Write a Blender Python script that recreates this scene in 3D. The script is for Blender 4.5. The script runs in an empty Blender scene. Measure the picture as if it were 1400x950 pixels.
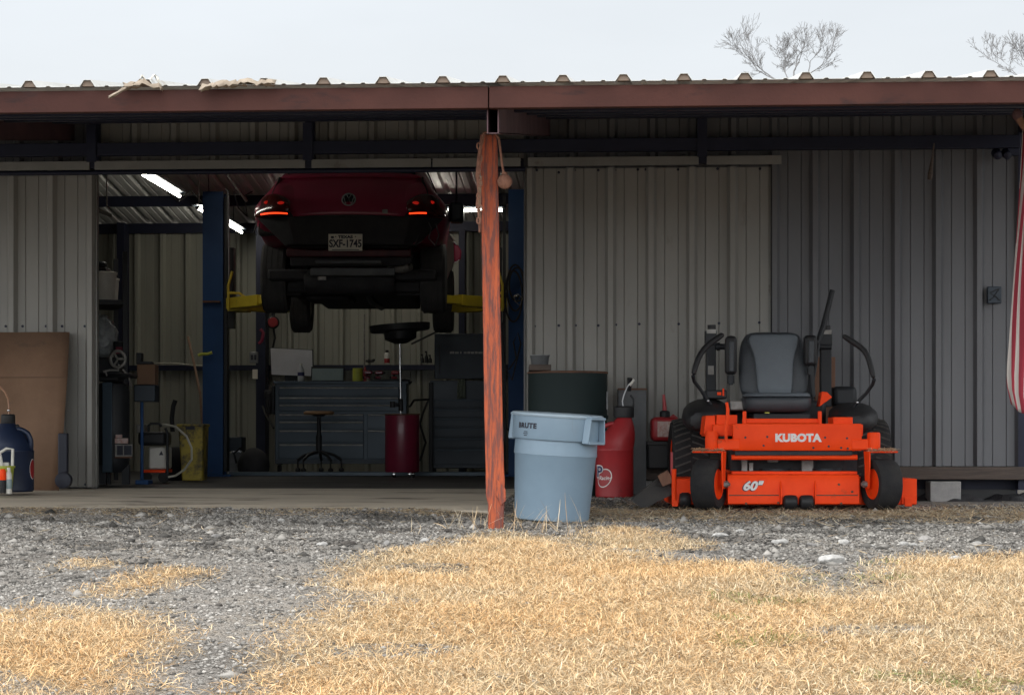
import bpy, bmesh, math, random
import numpy as np
from mathutils import Vector, Matrix, Euler
R = math.radians
random.seed(7)
rng = np.random.default_rng(11)
sc = bpy.context.scene
COL = sc.collection

# ---------------------------------------------------------------- camera, world, sun, exposure
H = 0.38                       # camera height over the workshop floor (z = 0)
FPX, UX, UY = 3000.0, 700.0, 600.0   # focal length in photo pixels, centre column, horizon row
TA = 0.066
A = math.atan(TA)              # the camera looks this much to the left of the wall's normal
cam_d = bpy.data.cameras.new('camera')
cam = bpy.data.objects.new('camera', cam_d); COL.objects.link(cam)
cam.location = (0, 0, H); cam.rotation_euler = (R(90), 0, A)
cam_d.sensor_width = 36; cam_d.lens = 36 * FPX / 1400
cam_d.shift_y = (UY - 475) / 1400
cam_d.clip_start = 0.05; cam_d.clip_end = 3000
sc.camera = cam

SUN_EL, SUN_AZ = R(58), R(205)          # azimuth clockwise from +Y: behind the photographer
w = bpy.data.worlds.new('World'); sc.world = w; w.use_nodes = True
nt = w.node_tree; nt.nodes.clear()
wo = nt.nodes.new('ShaderNodeOutputWorld'); bg = nt.nodes.new('ShaderNodeBackground')
sky = nt.nodes.new('ShaderNodeTexSky'); sky.sky_type = 'NISHITA'; sky.sun_disc = False
sky.sun_elevation = SUN_EL; sky.sun_rotation = SUN_AZ; sky.dust_density = 5.0; sky.air_density = 1.0
hs = nt.nodes.new('ShaderNodeHueSaturation'); hs.inputs['Saturation'].default_value = 0.35
nt.links.new(sky.outputs[0], hs.inputs['Color'])
tc = nt.nodes.new('ShaderNodeTexCoord'); sep = nt.nodes.new('ShaderNodeSeparateXYZ')
nt.links.new(tc.outputs['Generated'], sep.inputs[0])
ramp = nt.nodes.new('ShaderNodeValToRGB')        # an overcast dome: pale at the horizon, brighter overhead
e = ramp.color_ramp.elements
e[0].position = 0.0; e[0].color = (0.515, 0.537, 0.553, 1)
e[1].position = 1.0; e[1].color = (0.62, 0.63, 0.64, 1)
n1 = e.new(0.10); n1.color = (0.525, 0.547, 0.562, 1)
n2 = e.new(0.19); n2.color = (0.512, 0.543, 0.572, 1)
n3 = e.new(0.28); n3.color = (0.56, 0.58, 0.60, 1)
n4 = e.new(0.5); n4.color = (0.66, 0.67, 0.68, 1)
nt.links.new(sep.outputs['Z'], ramp.inputs[0])
mp = nt.nodes.new('ShaderNodeMapping'); mp.inputs['Scale'].default_value = (2.2, 2.2, 7)
nz = nt.nodes.new('ShaderNodeTexNoise'); nz.inputs['Scale'].default_value = 1.6; nz.inputs['Detail'].default_value = 5
nt.links.new(tc.outputs['Generated'], mp.inputs[0]); nt.links.new(mp.outputs[0], nz.inputs['Vector'])
mr = nt.nodes.new('ShaderNodeMapRange'); mr.inputs['From Min'].default_value = .3; mr.inputs['From Max'].default_value = .7
mr.inputs['To Min'].default_value = 9.6; mr.inputs['To Max'].default_value = 10.8
nt.links.new(nz.outputs[0], mr.inputs[0])
sdot = nt.nodes.new('ShaderNodeVectorMath'); sdot.operation = 'DOT_PRODUCT'     # the cloud is brighter on the sun's side
nt.links.new(tc.outputs['Generated'], sdot.inputs[0]); sdot.inputs[1].default_value = (math.sin(SUN_AZ), math.cos(SUN_AZ), 0)
smr = nt.nodes.new('ShaderNodeMapRange'); smr.inputs['From Min'].default_value = -.35; smr.inputs['From Max'].default_value = .95
smr.inputs['To Min'].default_value = 1.0; smr.inputs['To Max'].default_value = 3.5; nt.links.new(sdot.outputs['Value'], smr.inputs[0])
smu = nt.nodes.new('ShaderNodeMath'); smu.operation = 'MULTIPLY'; nt.links.new(mr.outputs[0], smu.inputs[0]); nt.links.new(smr.outputs[0], smu.inputs[1])
vs = nt.nodes.new('ShaderNodeVectorMath'); vs.operation = 'SCALE'
nt.links.new(ramp.outputs[0], vs.inputs[0]); nt.links.new(smu.outputs[0], vs.inputs['Scale'])
mx = nt.nodes.new('ShaderNodeMix'); mx.data_type = 'RGBA'; mx.inputs[0].default_value = 0.9
nt.links.new(hs.outputs[0], mx.inputs[6]); nt.links.new(vs.outputs[0], mx.inputs[7])
nt.links.new(mx.outputs[2], bg.inputs[0]); bg.inputs[1].default_value = 0.105
nt.links.new(bg.outputs[0], wo.inputs[0])

sun_d = bpy.data.lights.new('sun', 'SUN'); sun_d.energy = 0.8; sun_d.angle = R(60); sun_d.color = (1.0, 0.94, 0.85)
sun = bpy.data.objects.new('sun', sun_d); COL.objects.link(sun)
sd = Vector((math.sin(SUN_AZ) * math.cos(SUN_EL), math.cos(SUN_AZ) * math.cos(SUN_EL), math.sin(SUN_EL)))
sun.rotation_euler = sd.to_track_quat('Z', 'Y').to_euler(); sun.location = (0, 0, 30)

vsn = sc.view_settings
sc.display_settings.display_device = 'sRGB'
vsn.view_transform = 'Standard'; vsn.look = 'None'; vsn.exposure = 0.64; vsn.gamma = 1.0; vsn.use_curve_mapping = False
sc.render.engine = 'CYCLES'
sc.cycles.use_denoising = True
sc.cycles.max_bounces = 7; sc.cycles.diffuse_bounces = 4; sc.cycles.transparent_max_bounces = 6
sc.cycles.sample_clamp_indirect = 6.0

# ---------------------------------------------------------------- helpers
DIR = Vector((-math.sin(A), math.cos(A), 0)); RGT = Vector((math.cos(A), math.sin(A), 0))

def X_at(px, Y):
    u = (px - UX) / FPX
    return Y * (u - TA) / (1 + u * TA)
def depth(X, Y): return -X * math.sin(A) + Y * math.cos(A)
def W(px, py, Y):
    X = X_at(px, Y)
    return Vector((X, Y, H - (py - UY) * depth(X, Y) / FPX))

class Frame:
    """a local frame turned like the camera: origin where photo column cx, row by lies at distance zd"""
    def __init__(s, cx, by, zd, z=None):
        s.cx, s.by, s.zd = cx, by, zd
        p = RGT * ((cx - UX) * zd / FPX) + DIR * zd
        s.zb = H - (by - UY) * zd / FPX if z is None else z
        s.loc = Vector((p.x, p.y, s.zb)); s.k = zd / FPX
    def p(s, px, py, dy=0.0):
        q = s.zd + dy
        return Vector(((px - UX) * q / FPX - (s.cx - UX) * s.k, dy, H - (py - UY) * q / FPX - s.zb))
    def x(s, px, dy=0.0): return s.p(px, 0, dy).x
    def z(s, py, dy=0.0): return s.p(0, py, dy).z

class MB:
    def __init__(s): s.v = []; s.f = []
    def add(s, vs_, fs_):
        n = len(s.v); s.v += [tuple(q) for q in vs_]; s.f += [tuple(i + n for i in q) for q in fs_]; return s
    def box(s, c, d, rot=None):
        c = Vector(c); hx, hy, hz = d[0] / 2, d[1] / 2, d[2] / 2
        M = Euler(rot).to_matrix() if rot else Matrix.Identity(3)
        vs_ = [c + M @ Vector((x, y, z)) for x in (-hx, hx) for y in (-hy, hy) for z in (-hz, hz)]
        return s.add(vs_, [(0, 1, 3, 2), (4, 6, 7, 5), (0, 4, 5, 1), (2, 3, 7, 6), (0, 2, 6, 4), (1, 5, 7, 3)])
    def mm(s, a, b):
        return s.box([(a[i] + b[i]) / 2 for i in range(3)], [abs(b[i] - a[i]) for i in range(3)])
    def boxp(s, F, x0, y0, x1, y1, d0, d1):
        a = F.p(x0, y1, d0); b = F.p(x1, y0, d0)
        return s.mm((a.x, d0, a.z), (b.x, d1, b.z))
    def cyl(s, p0, p1, r0, r1=None, n=16, cap=True):
        return s.tube([p0, p1], [r0, r0 if r1 is None else r1], n, cap)
    def tube(s, pts, r, n=8, cap=True, closed=False):
        pts = [Vector(q) for q in pts]; m = len(pts)
        rs = r if isinstance(r, (list, tuple)) else [r] * m
        vs_ = []; prev = None
        for i, p in enumerate(pts):
            if closed: t = pts[(i + 1) % m] - pts[i - 1]
            else: t = pts[min(i + 1, m - 1)] - pts[max(i - 1, 0)]
            t.normalize()
            if prev is None:
                up = Vector((0, 0, 1)) if abs(t.z) < .9 else Vector((0, 1, 0))
                a = t.cross(up).normalized()
            else:
                a = (prev - t * prev.dot(t)).normalized()
            prev = a; b = t.cross(a)
            for k in range(n):
                q = 2 * math.pi * (k + .5) / n
                vs_.append(p + (a * math.cos(q) + b * math.sin(q)) * rs[i])
        fs_ = []
        for i in range(m if closed else m - 1):
            j = (i + 1) % m
            for k in range(n):
                l = (k + 1) % n
                fs_.append((i * n + k, i * n + l, j * n + l, j * n + k))
        if cap and not closed: fs_ += [tuple(range(n))[::-1], tuple((m - 1) * n + k for k in range(n))]
        return s.add(vs_, fs_)
    def loft(s, rings, cap=True, wrap=False):
        n = len(rings[0]); m = len(rings); vs_ = [q for r in rings for q in r]; fs_ = []
        for i in range(m if wrap else m - 1):
            j = (i + 1) % m
            for k in range(n):
                l = (k + 1) % n
                fs_.append((i * n + k, i * n + l, j * n + l, j * n + k))
        if cap and not wrap: fs_ += [tuple(range(n))[::-1], tuple((m - 1) * n + k for k in range(n))]
        return s.add(vs_, fs_)
    def lathe(s, prof, c=(0, 0, 0), n=32, axis='z', closed=False, sx=1, sy=1):
        rings = []
        for r, h in prof:
            ring = []
            for k in range(n):
                q = 2 * math.pi * k / n; x, y = r * math.cos(q) * sx, r * math.sin(q) * sy
                v = (x, y, h) if axis == 'z' else (h, x, y) if axis == 'x' else (y, h, x)
                ring.append((v[0] + c[0], v[1] + c[1], v[2] + c[2]))
            rings.append(ring)
        return s.loft(rings, cap=not closed, wrap=closed)
    def prism(s, poly, axis, d0, d1):
        def P(a, b, d): return {'x': (d, a, b), 'y': (a, d, b), 'z': (a, b, d)}[axis]
        return s.loft([[P(a, b, d0) for a, b in poly], [P(a, b, d1) for a, b in poly]])
    def sph(s, c, r, sc3=(1, 1, 1), nu=20, nv=12):
        rings = [[(c[0] + r * sc3[0] * math.sin(math.pi * j / nv) * math.cos(2 * math.pi * i / nu),
                   c[1] + r * sc3[1] * math.sin(math.pi * j / nv) * math.sin(2 * math.pi * i / nu),
                   c[2] + r * sc3[2] * math.cos(math.pi * j / nv)) for i in range(nu)] for j in range(nv + 1)]
        return s.loft(rings, cap=False)
    def sheet(s, rows):
        """open grid of points"""
        m, n = len(rows), len(rows[0])
        return s.add([q for r in rows for q in r], [(i * n + k, i * n + k + 1, (i + 1) * n + k + 1, (i + 1) * n + k) for i in range(m - 1) for k in range(n - 1)])
    def xf(s, M): s.v = [tuple(M @ Vector(q)) for q in s.v]; return s
    def move(s, d): return s.xf(Matrix.Translation(d))
    def build(s, name, m, parent=None, bevel=0.0, smooth=38, seg=2, sub=0, solid=0.0, world=False, label=None, weld=True, kind=None):
        me = bpy.data.meshes.new(name); me.from_pydata(s.v, [], s.f)
        if weld:
            b = bmesh.new(); b.from_mesh(me)
            bmesh.ops.remove_doubles(b, verts=b.verts, dist=1e-5)
            bmesh.ops.dissolve_degenerate(b, edges=b.edges, dist=1e-6)
            bmesh.ops.recalc_face_normals(b, faces=b.faces)
            b.to_mesh(me); b.free()
        return link(name, me, m, parent, bevel, smooth, seg, sub, solid, world, label, kind)

def link(name, me, m, parent=None, bevel=0.0, smooth=38, seg=2, sub=0, solid=0.0, world=False, label=None, kind=None):
    if m: me.materials.append(m)
    if smooth:
        me.polygons.foreach_set('use_smooth', [True] * len(me.polygons)); me.set_sharp_from_angle(angle=R(smooth))
    o = bpy.data.objects.new(name, me); COL.objects.link(o)
    if parent:
        o.parent = parent
        if world:
            q = parent
            off = Vector((0, 0, 0))
            while q: off += q.location; q = q.parent
            o.location = -off
    if solid:
        d = o.modifiers.new('solid', 'SOLIDIFY'); d.thickness = solid; d.offset = 0
    if bevel:
        d = o.modifiers.new('bevel', 'BEVEL'); d.width = bevel; d.segments = seg; d.limit_method = 'ANGLE'; d.angle_limit = R(40)
    if sub:
        d = o.modifiers.new('sub', 'SUBSURF'); d.levels = sub; d.render_levels = sub
    if label: o['label'] = label
    if kind: o['kind'] = kind
    return o

def thing(name, label, cat, loc=(0, 0, 0), rz=0.0, group=None):
    o = bpy.data.objects.new(name, None); COL.objects.link(o); o.empty_display_size = .1
    o.location = loc; o.rotation_euler = (0, 0, rz); o['label'] = label; o['category'] = cat
    if group: o['group'] = group
    return o
def part_empty(name, parent, loc=(0, 0, 0), rot=(0, 0, 0)):
    o = bpy.data.objects.new(name, None); COL.objects.link(o); o.parent = parent; o.location = loc; o.rotation_euler = rot; o.empty_display_size = .05
    return o
def tag(o, label, cat, group=None):
    o['label'] = label; o['category'] = cat
    if group: o['group'] = group
    return o
def at_frame(o, F): o.location = F.loc; o.rotation_euler = (0, 0, A); return o

def text_mb(body, size, bold=0.0, extrude=.0015, shear=0.0, sx=1.0, align='CENTER', spacing=1.0):
    cu = bpy.data.curves.new('lettering', 'FONT'); cu.body = body; cu.size = size; cu.extrude = extrude; cu.offset = bold
    cu.align_x = align; cu.align_y = 'CENTER'; cu.shear = shear; cu.resolution_u = 4; cu.space_character = spacing
    o = bpy.data.objects.new('lettering', cu); COL.objects.link(o)
    bpy.context.view_layer.update()
    me = bpy.data.meshes.new_from_object(o.evaluated_get(bpy.context.evaluated_depsgraph_get()))
    mb = MB(); mb.add([(v.co.x * sx, -v.co.z, v.co.y) for v in me.vertices], [tuple(p.vertices) for p in me.polygons])
    bpy.data.objects.remove(o); bpy.data.curves.remove(cu); bpy.data.meshes.remove(me)
    return mb

# ---------------------------------------------------------------- materials
def lin(c): return tuple(((x / 255) / 12.92 if x / 255 < .04045 else ((x / 255 + .055) / 1.055) ** 2.4) for x in c)
def mat(name, c1, c2=None, scale=6.0, rough=.6, metal=0.0, bump=0.0, bscale=80.0, stretch=(1, 1, 1), dirt=None, coat=0.0, rvar=.12, spec=.5, trans=0.0):
    m = bpy.data.materials.new(name); m.use_nodes = True
    t = m.node_tree; N = t.nodes.new; Lk = t.links.new
    p = t.nodes['Principled BSDF']
    c2 = c2 or tuple(x * .75 for x in c1)
    co = N('ShaderNodeTexCoord'); mp = N('ShaderNodeMapping'); mp.inputs['Scale'].default_value = stretch
    Lk(co.outputs['Object'], mp.inputs[0])
    n = N('ShaderNodeTexNoise'); n.inputs['Scale'].default_value = scale; n.inputs['Detail'].default_value = 7; n.inputs['Roughness'].default_value = .62
    Lk(mp.outputs[0], n.inputs['Vector'])
    r = N('ShaderNodeValToRGB'); r.color_ramp.elements[0].position = .33; r.color_ramp.elements[1].position = .67
    r.color_ramp.elements[0].color = (*c1, 1); r.color_ramp.elements[1].color = (*c2, 1)
    Lk(n.outputs[0], r.inputs[0]); out = r.outputs[0]
    if dirt:
        dc, lo, ds = dirt[:3]
        mp2 = N('ShaderNodeMapping'); mp2.inputs['Scale'].default_value = dirt[3] if len(dirt) > 3 else (1, 1, 1)
        Lk(co.outputs['Object'], mp2.inputs[0])
        n2 = N('ShaderNodeTexNoise'); n2.inputs['Scale'].default_value = ds; n2.inputs['Detail'].default_value = 9; n2.inputs['Roughness'].default_value = .7
        Lk(mp2.outputs[0], n2.inputs['Vector'])
        r2 = N('ShaderNodeMapRange'); r2.inputs['From Min'].default_value = lo; r2.inputs['From Max'].default_value = lo + .12; r2.clamp = True
        Lk(n2.outputs[0], r2.inputs[0])
        mxx = N('ShaderNodeMix'); mxx.data_type = 'RGBA'; Lk(r2.outputs[0], mxx.inputs[0]); Lk(out, mxx.inputs[6]); mxx.inputs[7].default_value = (*dc, 1)
        out = mxx.outputs[2]
    Lk(out, p.inputs['Base Color'])
    rr = N('ShaderNodeMapRange'); rr.inputs['To Min'].default_value = max(.03, rough - rvar); rr.inputs['To Max'].default_value = min(1, rough + rvar)
    Lk(n.outputs[0], rr.inputs[0]); Lk(rr.outputs[0], p.inputs['Roughness'])
    p.inputs['Metallic'].default_value = metal; p.inputs['Specular IOR Level'].default_value = spec
    if coat: p.inputs['Coat Weight'].default_value = coat; p.inputs['Coat Roughness'].default_value = .08
    if trans: p.inputs['Transmission Weight'].default_value = trans
    if bump:
        nb = N('ShaderNodeTexNoise'); nb.inputs['Scale'].default_value = bscale; nb.inputs['Detail'].default_value = 5
        Lk(mp.outputs[0], nb.inputs['Vector'])
        b = N('ShaderNodeBump'); b.inputs['Strength'].default_value = bump; b.inputs['Distance'].default_value = .01
        Lk(nb.outputs[0], b.inputs['Height']); Lk(b.outputs[0], p.inputs['Normal'])
    return m
def glow(name, c, strength):
    m = bpy.data.materials.new(name); m.use_nodes = True; p = m.node_tree.nodes['Principled BSDF']
    p.inputs['Base Color'].default_value = (*c, 1); p.inputs['Emission Color'].default_value = (*c, 1); p.inputs['Emission Strength'].default_value = strength
    return m
def vcol(name, rough=.8, transl=0.0, bump=0.0):
    m = bpy.data.materials.new(name); m.use_nodes = True; t = m.node_tree; p = t.nodes['Principled BSDF']
    a = t.nodes.new('ShaderNodeAttribute'); a.attribute_name = 'Col'
    t.links.new(a.outputs['Color'], p.inputs['Base Color']); p.inputs['Roughness'].default_value = rough; p.inputs['Specular IOR Level'].default_value = .25
    if transl:
        tr = t.nodes.new('ShaderNodeBsdfTranslucent'); t.links.new(a.outputs['Color'], tr.inputs[0])
        ms = t.nodes.new('ShaderNodeMixShader'); ms.inputs[0].default_value = transl
        t.links.new(p.outputs[0], ms.inputs[1]); t.links.new(tr.outputs[0], ms.inputs[2])
        t.links.new(ms.outputs[0], t.nodes['Material Output'].inputs[0])
    return m

M = {}
M['door_tin'] = mat('warm grey ribbed steel', (.255, .244, .222), (.205, .198, .182), 1.6, .5, 0.15, dirt=((.16, .14, .12), .62, 3.5, (1, 1, .35)), stretch=(1, 1, .3))
M['wall_tin'] = mat('blue grey ribbed steel', (.126, .127, .134), (.100, .101, .109), 1.3, .5, 0.15, dirt=((.12, .11, .105), .63, 3.0, (1, 1, .4)), stretch=(1, 1, .3))
M['back_tin'] = mat('cream ribbed steel', (.29, .285, .235), (.225, .225, .19), 1.5, .55, 0.0, stretch=(1, 1, .3))
M['roof_tin'] = mat('white ribbed roof steel', (.60, .60, .58), (.48, .48, .46), 1.2, .5, 0.1, dirt=((.28, .22, .16), .62, 2.5, (1, .3, 1)))
M['maroon'] = mat('faded maroon paint', (.060, .023, .018), (.044, .018, .015), 3.0, .7, 0, spec=.15, bump=.12, bscale=60, dirt=((.025, .014, .014), .58, 5, (.6, 1, 2.2)))
M['dark_steel'] = mat('dark primed steel', (.008, .011, .032), (.006, .008, .024), 5, .55, .2, dirt=((.07, .045, .035), .68, 9))  # blue tint of the shadows is mixed into this base colour
M['rafter'] = mat('red oxide steel', (.085, .036, .040), (.05, .024, .03), 4, .6, .1)
M['trim'] = mat('grey door rail', (.22, .215, .20), (.17, .165, .152), 3, .5, .2, dirt=((.10, .075, .06), .6, 4))
M['post'] = mat('weathered orange post', (.45, .110, .050), (.32, .078, .042), 9, .85, 0, spec=.12, bump=.7, bscale=30, stretch=(6, 6, .6), dirt=((.155, .066, .056), .455, 10, (5, 5, .5)))
M['rope'] = mat('rusty rope', (.27, .13, .085), (.17, .075, .05), 30, .85, 0, bump=.6, bscale=150)
M['concrete'] = mat('stained concrete', (.56, .485, .38), (.44, .38, .30), 1.8, .85, 0, bump=.35, bscale=25, stretch=(.5, 1.5, 1), dirt=((.12, .098, .08), .53, 2.3, (.45, 2.0, 1)))
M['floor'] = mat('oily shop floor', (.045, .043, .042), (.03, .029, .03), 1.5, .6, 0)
M['block'] = mat('grey concrete block', (.33, .32, .31), (.25, .245, .24), 14, .9, 0, bump=.6, bscale=70)
M['plank'] = mat('old brown timber', (.105, .078, .062), (.06, .046, .04), 6, .8, 0, bump=.5, bscale=20, stretch=(.6, 6, 8))
M['board'] = mat('brown board', (.20, .10, .06), (.13, .065, .042), 8, .75, 0, stretch=(5, 5, .6))
M['card'] = mat('brown cardboard', (.195, .112, .066), (.15, .086, .052), 3, .85, 0, bump=.12, bscale=40, dirt=((.09, .06, .045), .58, 3.2, (.5, 1, 1.6)))
M['card_stain'] = mat('cardboard crease', (.12, .075, .05), (.16, .10, .07), 6, .9)
M['blue_plastic'] = mat('deep blue plastic', (.010, .020, .052), (.007, .014, .038), 4, .42, 0, bump=.08, bscale=30, dirt=((.03, .035, .05), .62, 6))
M['black_plastic'] = mat('black plastic', (.014, .014, .016), (.022, .022, .023), 6, .5, 0, spec=.3, dirt=((.05, .045, .04), .66, 8))
M['rubber'] = mat('dusty black rubber', (.018, .018, .020), (.034, .032, .031), 9, .85, 0, spec=.25, bump=.4, bscale=90, dirt=((.12, .10, .08), .66, 7))
M['rubber_flap'] = mat('grey rubber', (.028, .027, .027), (.05, .046, .042), 9, .75, 0, bump=.3, bscale=60, dirt=((.14, .11, .08), .64, 9))
M['hose_clear'] = mat('amber hose', (.34, .17, .09), (.25, .12, .06), 9, .3, 0)
M['lime'] = mat('lime plastic', (.42, .47, .06), (.33, .37, .05), 6, .5)
M['white_plastic'] = mat('off white plastic', (.66, .64, .58), (.52, .50, .45), 7, .5, dirt=((.30, .25, .2), .63, 6))
M['white_paint'] = mat('white lettering', (.78, .77, .74), (.62, .61, .58), 20, .5)
M['worn_paint'] = mat('worn white lettering', (.74, .73, .71), (.60, .585, .57), 30, .5, dirt=((.50, .17, .12), .60, 26))
M['ink'] = mat('dark ink', (.015, .017, .03), (.02, .022, .035), 9, .6)
M['navy_ink'] = mat('navy ink', (.02, .025, .10), (.025, .03, .11), 9, .5)
M['can_grey'] = mat('blue grey plastic', (.235, .325, .405), (.20, .28, .355), 3.0, .48, 0, bump=.06, bscale=20, dirt=((.22, .235, .25), .63, 5, (1, 1, .3)))
M['can_rim'] = mat('sun faded rim plastic', (.37, .46, .53), (.31, .40, .47), 4, .5, dirt=((.25, .26, .27), .62, 9))
M['barrel'] = mat('dark green drum', (.009, .019, .020), (.013, .024, .024), 4, .6, 0, spec=.25, dirt=((.085, .05, .035), .68, 7))
M['rust'] = mat('rusty steel', (.17, .085, .05), (.10, .055, .04), 12, .85, .1)
M['galv'] = mat('galvanised steel', (.24, .245, .245), (.15, .155, .16), 9, .5, .4, dirt=((.12, .11, .10), .6, 7))
M['dull_galv'] = mat('dull grey sheet', (.10, .105, .11), (.075, .078, .082), 7, .6, .15)
M['red_plastic'] = mat('red plastic', (.36, .022, .026), (.27, .018, .022), 5, .45, 0, bump=.08, bscale=30, dirt=((.06, .02, .02), .61, 4.5))
M['label_white'] = mat('dirty paper label', (.55, .50, .46), (.42, .20, .17), 40, .7)
M['orange'] = mat('orange enamel', (.92, .068, .008), (.80, .054, .007), 5, .5, 0, bump=.08, bscale=30, dirt=((.24, .075, .03), .63, 7), spec=.15)
M['orange_dark'] = mat('greased steel', (.05, .042, .036), (.11, .06, .04), 15, .7, .2)
M['seat_light'] = mat('grey vinyl', (.125, .145, .165), (.105, .122, .14), 5, .55, 0, bump=.25, bscale=200)
M['seat_dark'] = mat('charcoal vinyl', (.045, .052, .06), (.036, .042, .05), 5, .5, 0, bump=.25, bscale=200)
M['frame_black'] = mat('satin black steel', (.018, .020, .024), (.027, .028, .030), 8, .5, .1, spec=.3, dirt=((.06, .055, .05), .67, 9))
M['chrome'] = mat('bright metal', (.62, .62, .63), (.5, .5, .5), 9, .25, .9)
M['dull_steel'] = mat('worn steel', (.30, .29, .27), (.18, .17, .16), 14, .5, .5)
M['car_red'] = mat('dark red car paint', (.32, .028, .072), (.27, .022, .060), 2, .35, 0, coat=.5, rvar=.05)
M['car_black'] = mat('dirty black underbody', (.020, .020, .024), (.042, .041, .043), 7, .8, 0, bump=.4, bscale=25)
M['glass_dark'] = mat('dark glass', (.012, .014, .018), (.016, .018, .022), 3, .1, 0)
M['beam_red'] = mat('grimy red beam', (.085, .010, .016), (.045, .008, .012), 9, .6)
M['car_tyre'] = mat('dusty car tyre', (.050, .050, .052), (.075, .072, .070), 9, .9, 0, spec=.25, bump=.3, bscale=60)
M['foam'] = mat('brown closure strip', (.20, .15, .115), (.13, .10, .08), 18, .9)
M['lens'] = mat('dark red lens', (.085, .010, .008), (.055, .007, .007), 6, .2, 0, coat=.6)
M['plate'] = mat('licence plate', (.70, .66, .56), (.64, .60, .51), 8, .5)
M['lift_blue'] = mat('blue lift paint', (.010, .056, .17), (.008, .044, .135), 3, .55, 0, spec=.3, dirt=((.05, .055, .06), .63, 6, (1, 1, .5)))
M['lift_yellow'] = mat('yellow arm paint', (.68, .52, .035), (.56, .42, .035), 5, .5, 0, dirt=((.12, .09, .04), .61, 8))
M['slate'] = mat('slate blue cabinet', (.036, .060, .085), (.028, .048, .068), 3, .42, .2)
M['slate_dark'] = mat('dark cabinet steel', (.024, .036, .050), (.019, .028, .040), 3, .45, .2)
M['drain_red'] = mat('crimson drum', (.20, .014, .04), (.16, .012, .034), 4, .4, 0, coat=.2)
M['tan'] = mat('tan vinyl', (.36, .20, .09), (.29, .16, .075), 8, .55)
M['screen_white'] = mat('white panel', (.62, .61, .62), (.54, .53, .54), 5, .5)
M['screen_teal'] = mat('grey green panel', (.23, .29, .29), (.19, .245, .245), 5, .35)
M['yellow_green'] = mat('yellow tape', (.52, .55, .07), (.44, .46, .06), 7, .5)
M['clear'] = mat('clear bottle', (.55, .56, .57), (.45, .46, .48), 9, .25)
M['yellow_dirty'] = mat('dirty yellow plastic', (.42, .32, .035), (.30, .22, .03), 5, .6, 0, dirt=((.045, .04, .03), .47, 5))
M['pale_hose'] = mat('pale hose', (.48, .46, .38), (.38, .36, .3), 9, .5)
M['stick'] = mat('brown stick', (.22, .13, .08), (.14, .085, .055), 14, .8, stretch=(4, 4, .6))
M['bark'] = mat('pale winter bark', (.22, .215, .215), (.17, .167, .167), 5, .9)
M['straw'] = mat('straw', (.55, .44, .27), (.40, .31, .19), 30, .85)
M['cloth'] = mat('grey green rag', (.16, .18, .14), (.12, .135, .11), 9, .9)
M['bag'] = mat('crinkled clear bag', (.42, .44, .44), (.22, .24, .25), 26, .3, 0, bump=.8, bscale=40)
M['tube'] = glow('lit white tube', (1.0, .96, .84), 22.0)
M['badge_grey'] = mat('badge reflection grey', (.34, .38, .38), (.26, .29, .29), 20, .45)  # flat grey stands in for the light a chrome badge would reflect
M['dusty_tread'] = mat('dusty tread', (.075, .07, .064), (.05, .047, .044), 20, .9)
M['tail'] = glow('lit tail strip', (1.0, .040, .008), 1.7)
M['tail_dim'] = glow('lit tail lens', (1.0, .025, .012), .12)
# ---------------------------------------------------------------- ground
YK = [-40, 0, 3, 6, 8, 10, 11, 12, 13, 14, 15, 16.6, 27, 60, 400]
ZK = [-.9, -.50, -.43, -.32, -.22, -.145, -.118, -.108, -.118, -.10, -.088, -.082, -.082, -.1, -.1]
def sstep(a, b, x):
    t = np.clip((x - a) / (b - a), 0, 1); return t * t * (3 - 2 * t)
def wob(X, Y):
    return (np.sin(X * 2.3 + 1.1 * np.sin(Y * 1.7)) * np.sin(Y * 2.9 + .7) * .5 + np.sin(X * 6.1 + 2 + Y * 1.3) * np.sin(Y * 5.3 + X * .9) * .3
            + np.sin(X * 13.7 + Y * 3.1) * np.sin(Y * 12.1 - X * 4.4) * .2)
def zg(X, Y):
    X = np.asarray(X, float); Y = np.asarray(Y, float)
    z = np.interp(Y, YK, ZK)
    z = z + .05 * sstep(14.6, 15.4, Y) * (1 - sstep(-.1, .35, X)) * (1 - sstep(20, 26, Y))
    z = z + .035 * (1 - sstep(-1.6, -.9, X)) * sstep(12.8, 14.0, Y) * (1 - sstep(14.0, 14.3, Y))
    a = .016 * (1 - sstep(13.6, 14.2, Y)) + .003
    return z + a * wob(X, Y)
def ground_at(px, py):
    """point of the ground seen at a photo position"""
    lo, hi = 3.0, 16.5
    for _ in range(40):
        mid = (lo + hi) / 2; X = X_at(px, mid); z = float(zg(X, mid))
        y = UY + (H - z) * FPX / depth(X, mid)
        if y > py: lo = mid
        else: hi = mid
    return (X_at(px, lo), lo)

# outlines of the straw patches, as they lie on the ground
def outline(pts, far): return [ground_at(*p) for p in pts] + far
patch_a = outline([(330, 948), (372, 895), (420, 850), (455, 826), (443, 802), (470, 780), (492, 768), (540, 752), (590, 745), (640, 738), (690, 728), (730, 734), (765, 738), (800, 752), (860, 755),
                   (930, 768), (1010, 770), (1075, 776), (1105, 790), (1125, 806), (1150, 812), (1185, 798), (1200, 770), (1260, 760), (1330, 762), (1400, 757)],
                  [(5.0, 10.6), (5.2, 2.6), (-1.6, 2.6)])
patch_b = outline([(-60, 838), (60, 829), (130, 833), (190, 838), (226, 850), (235, 862), (222, 885), (216, 915), (190, 948)], [(-1.9, 4.4), (-3.4, 4.0), (-4.6, 8.3)])
patch_c = outline([(128, 812), (160, 797), (180, 784), (230, 777), (268, 780), (255, 796), (215, 801), (170, 812), (140, 818)], [])
patch_d = outline([(786, 742), (800, 728), (850, 722), (905, 731), (955, 742), (950, 751), (880, 752), (820, 752)], [])
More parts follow.
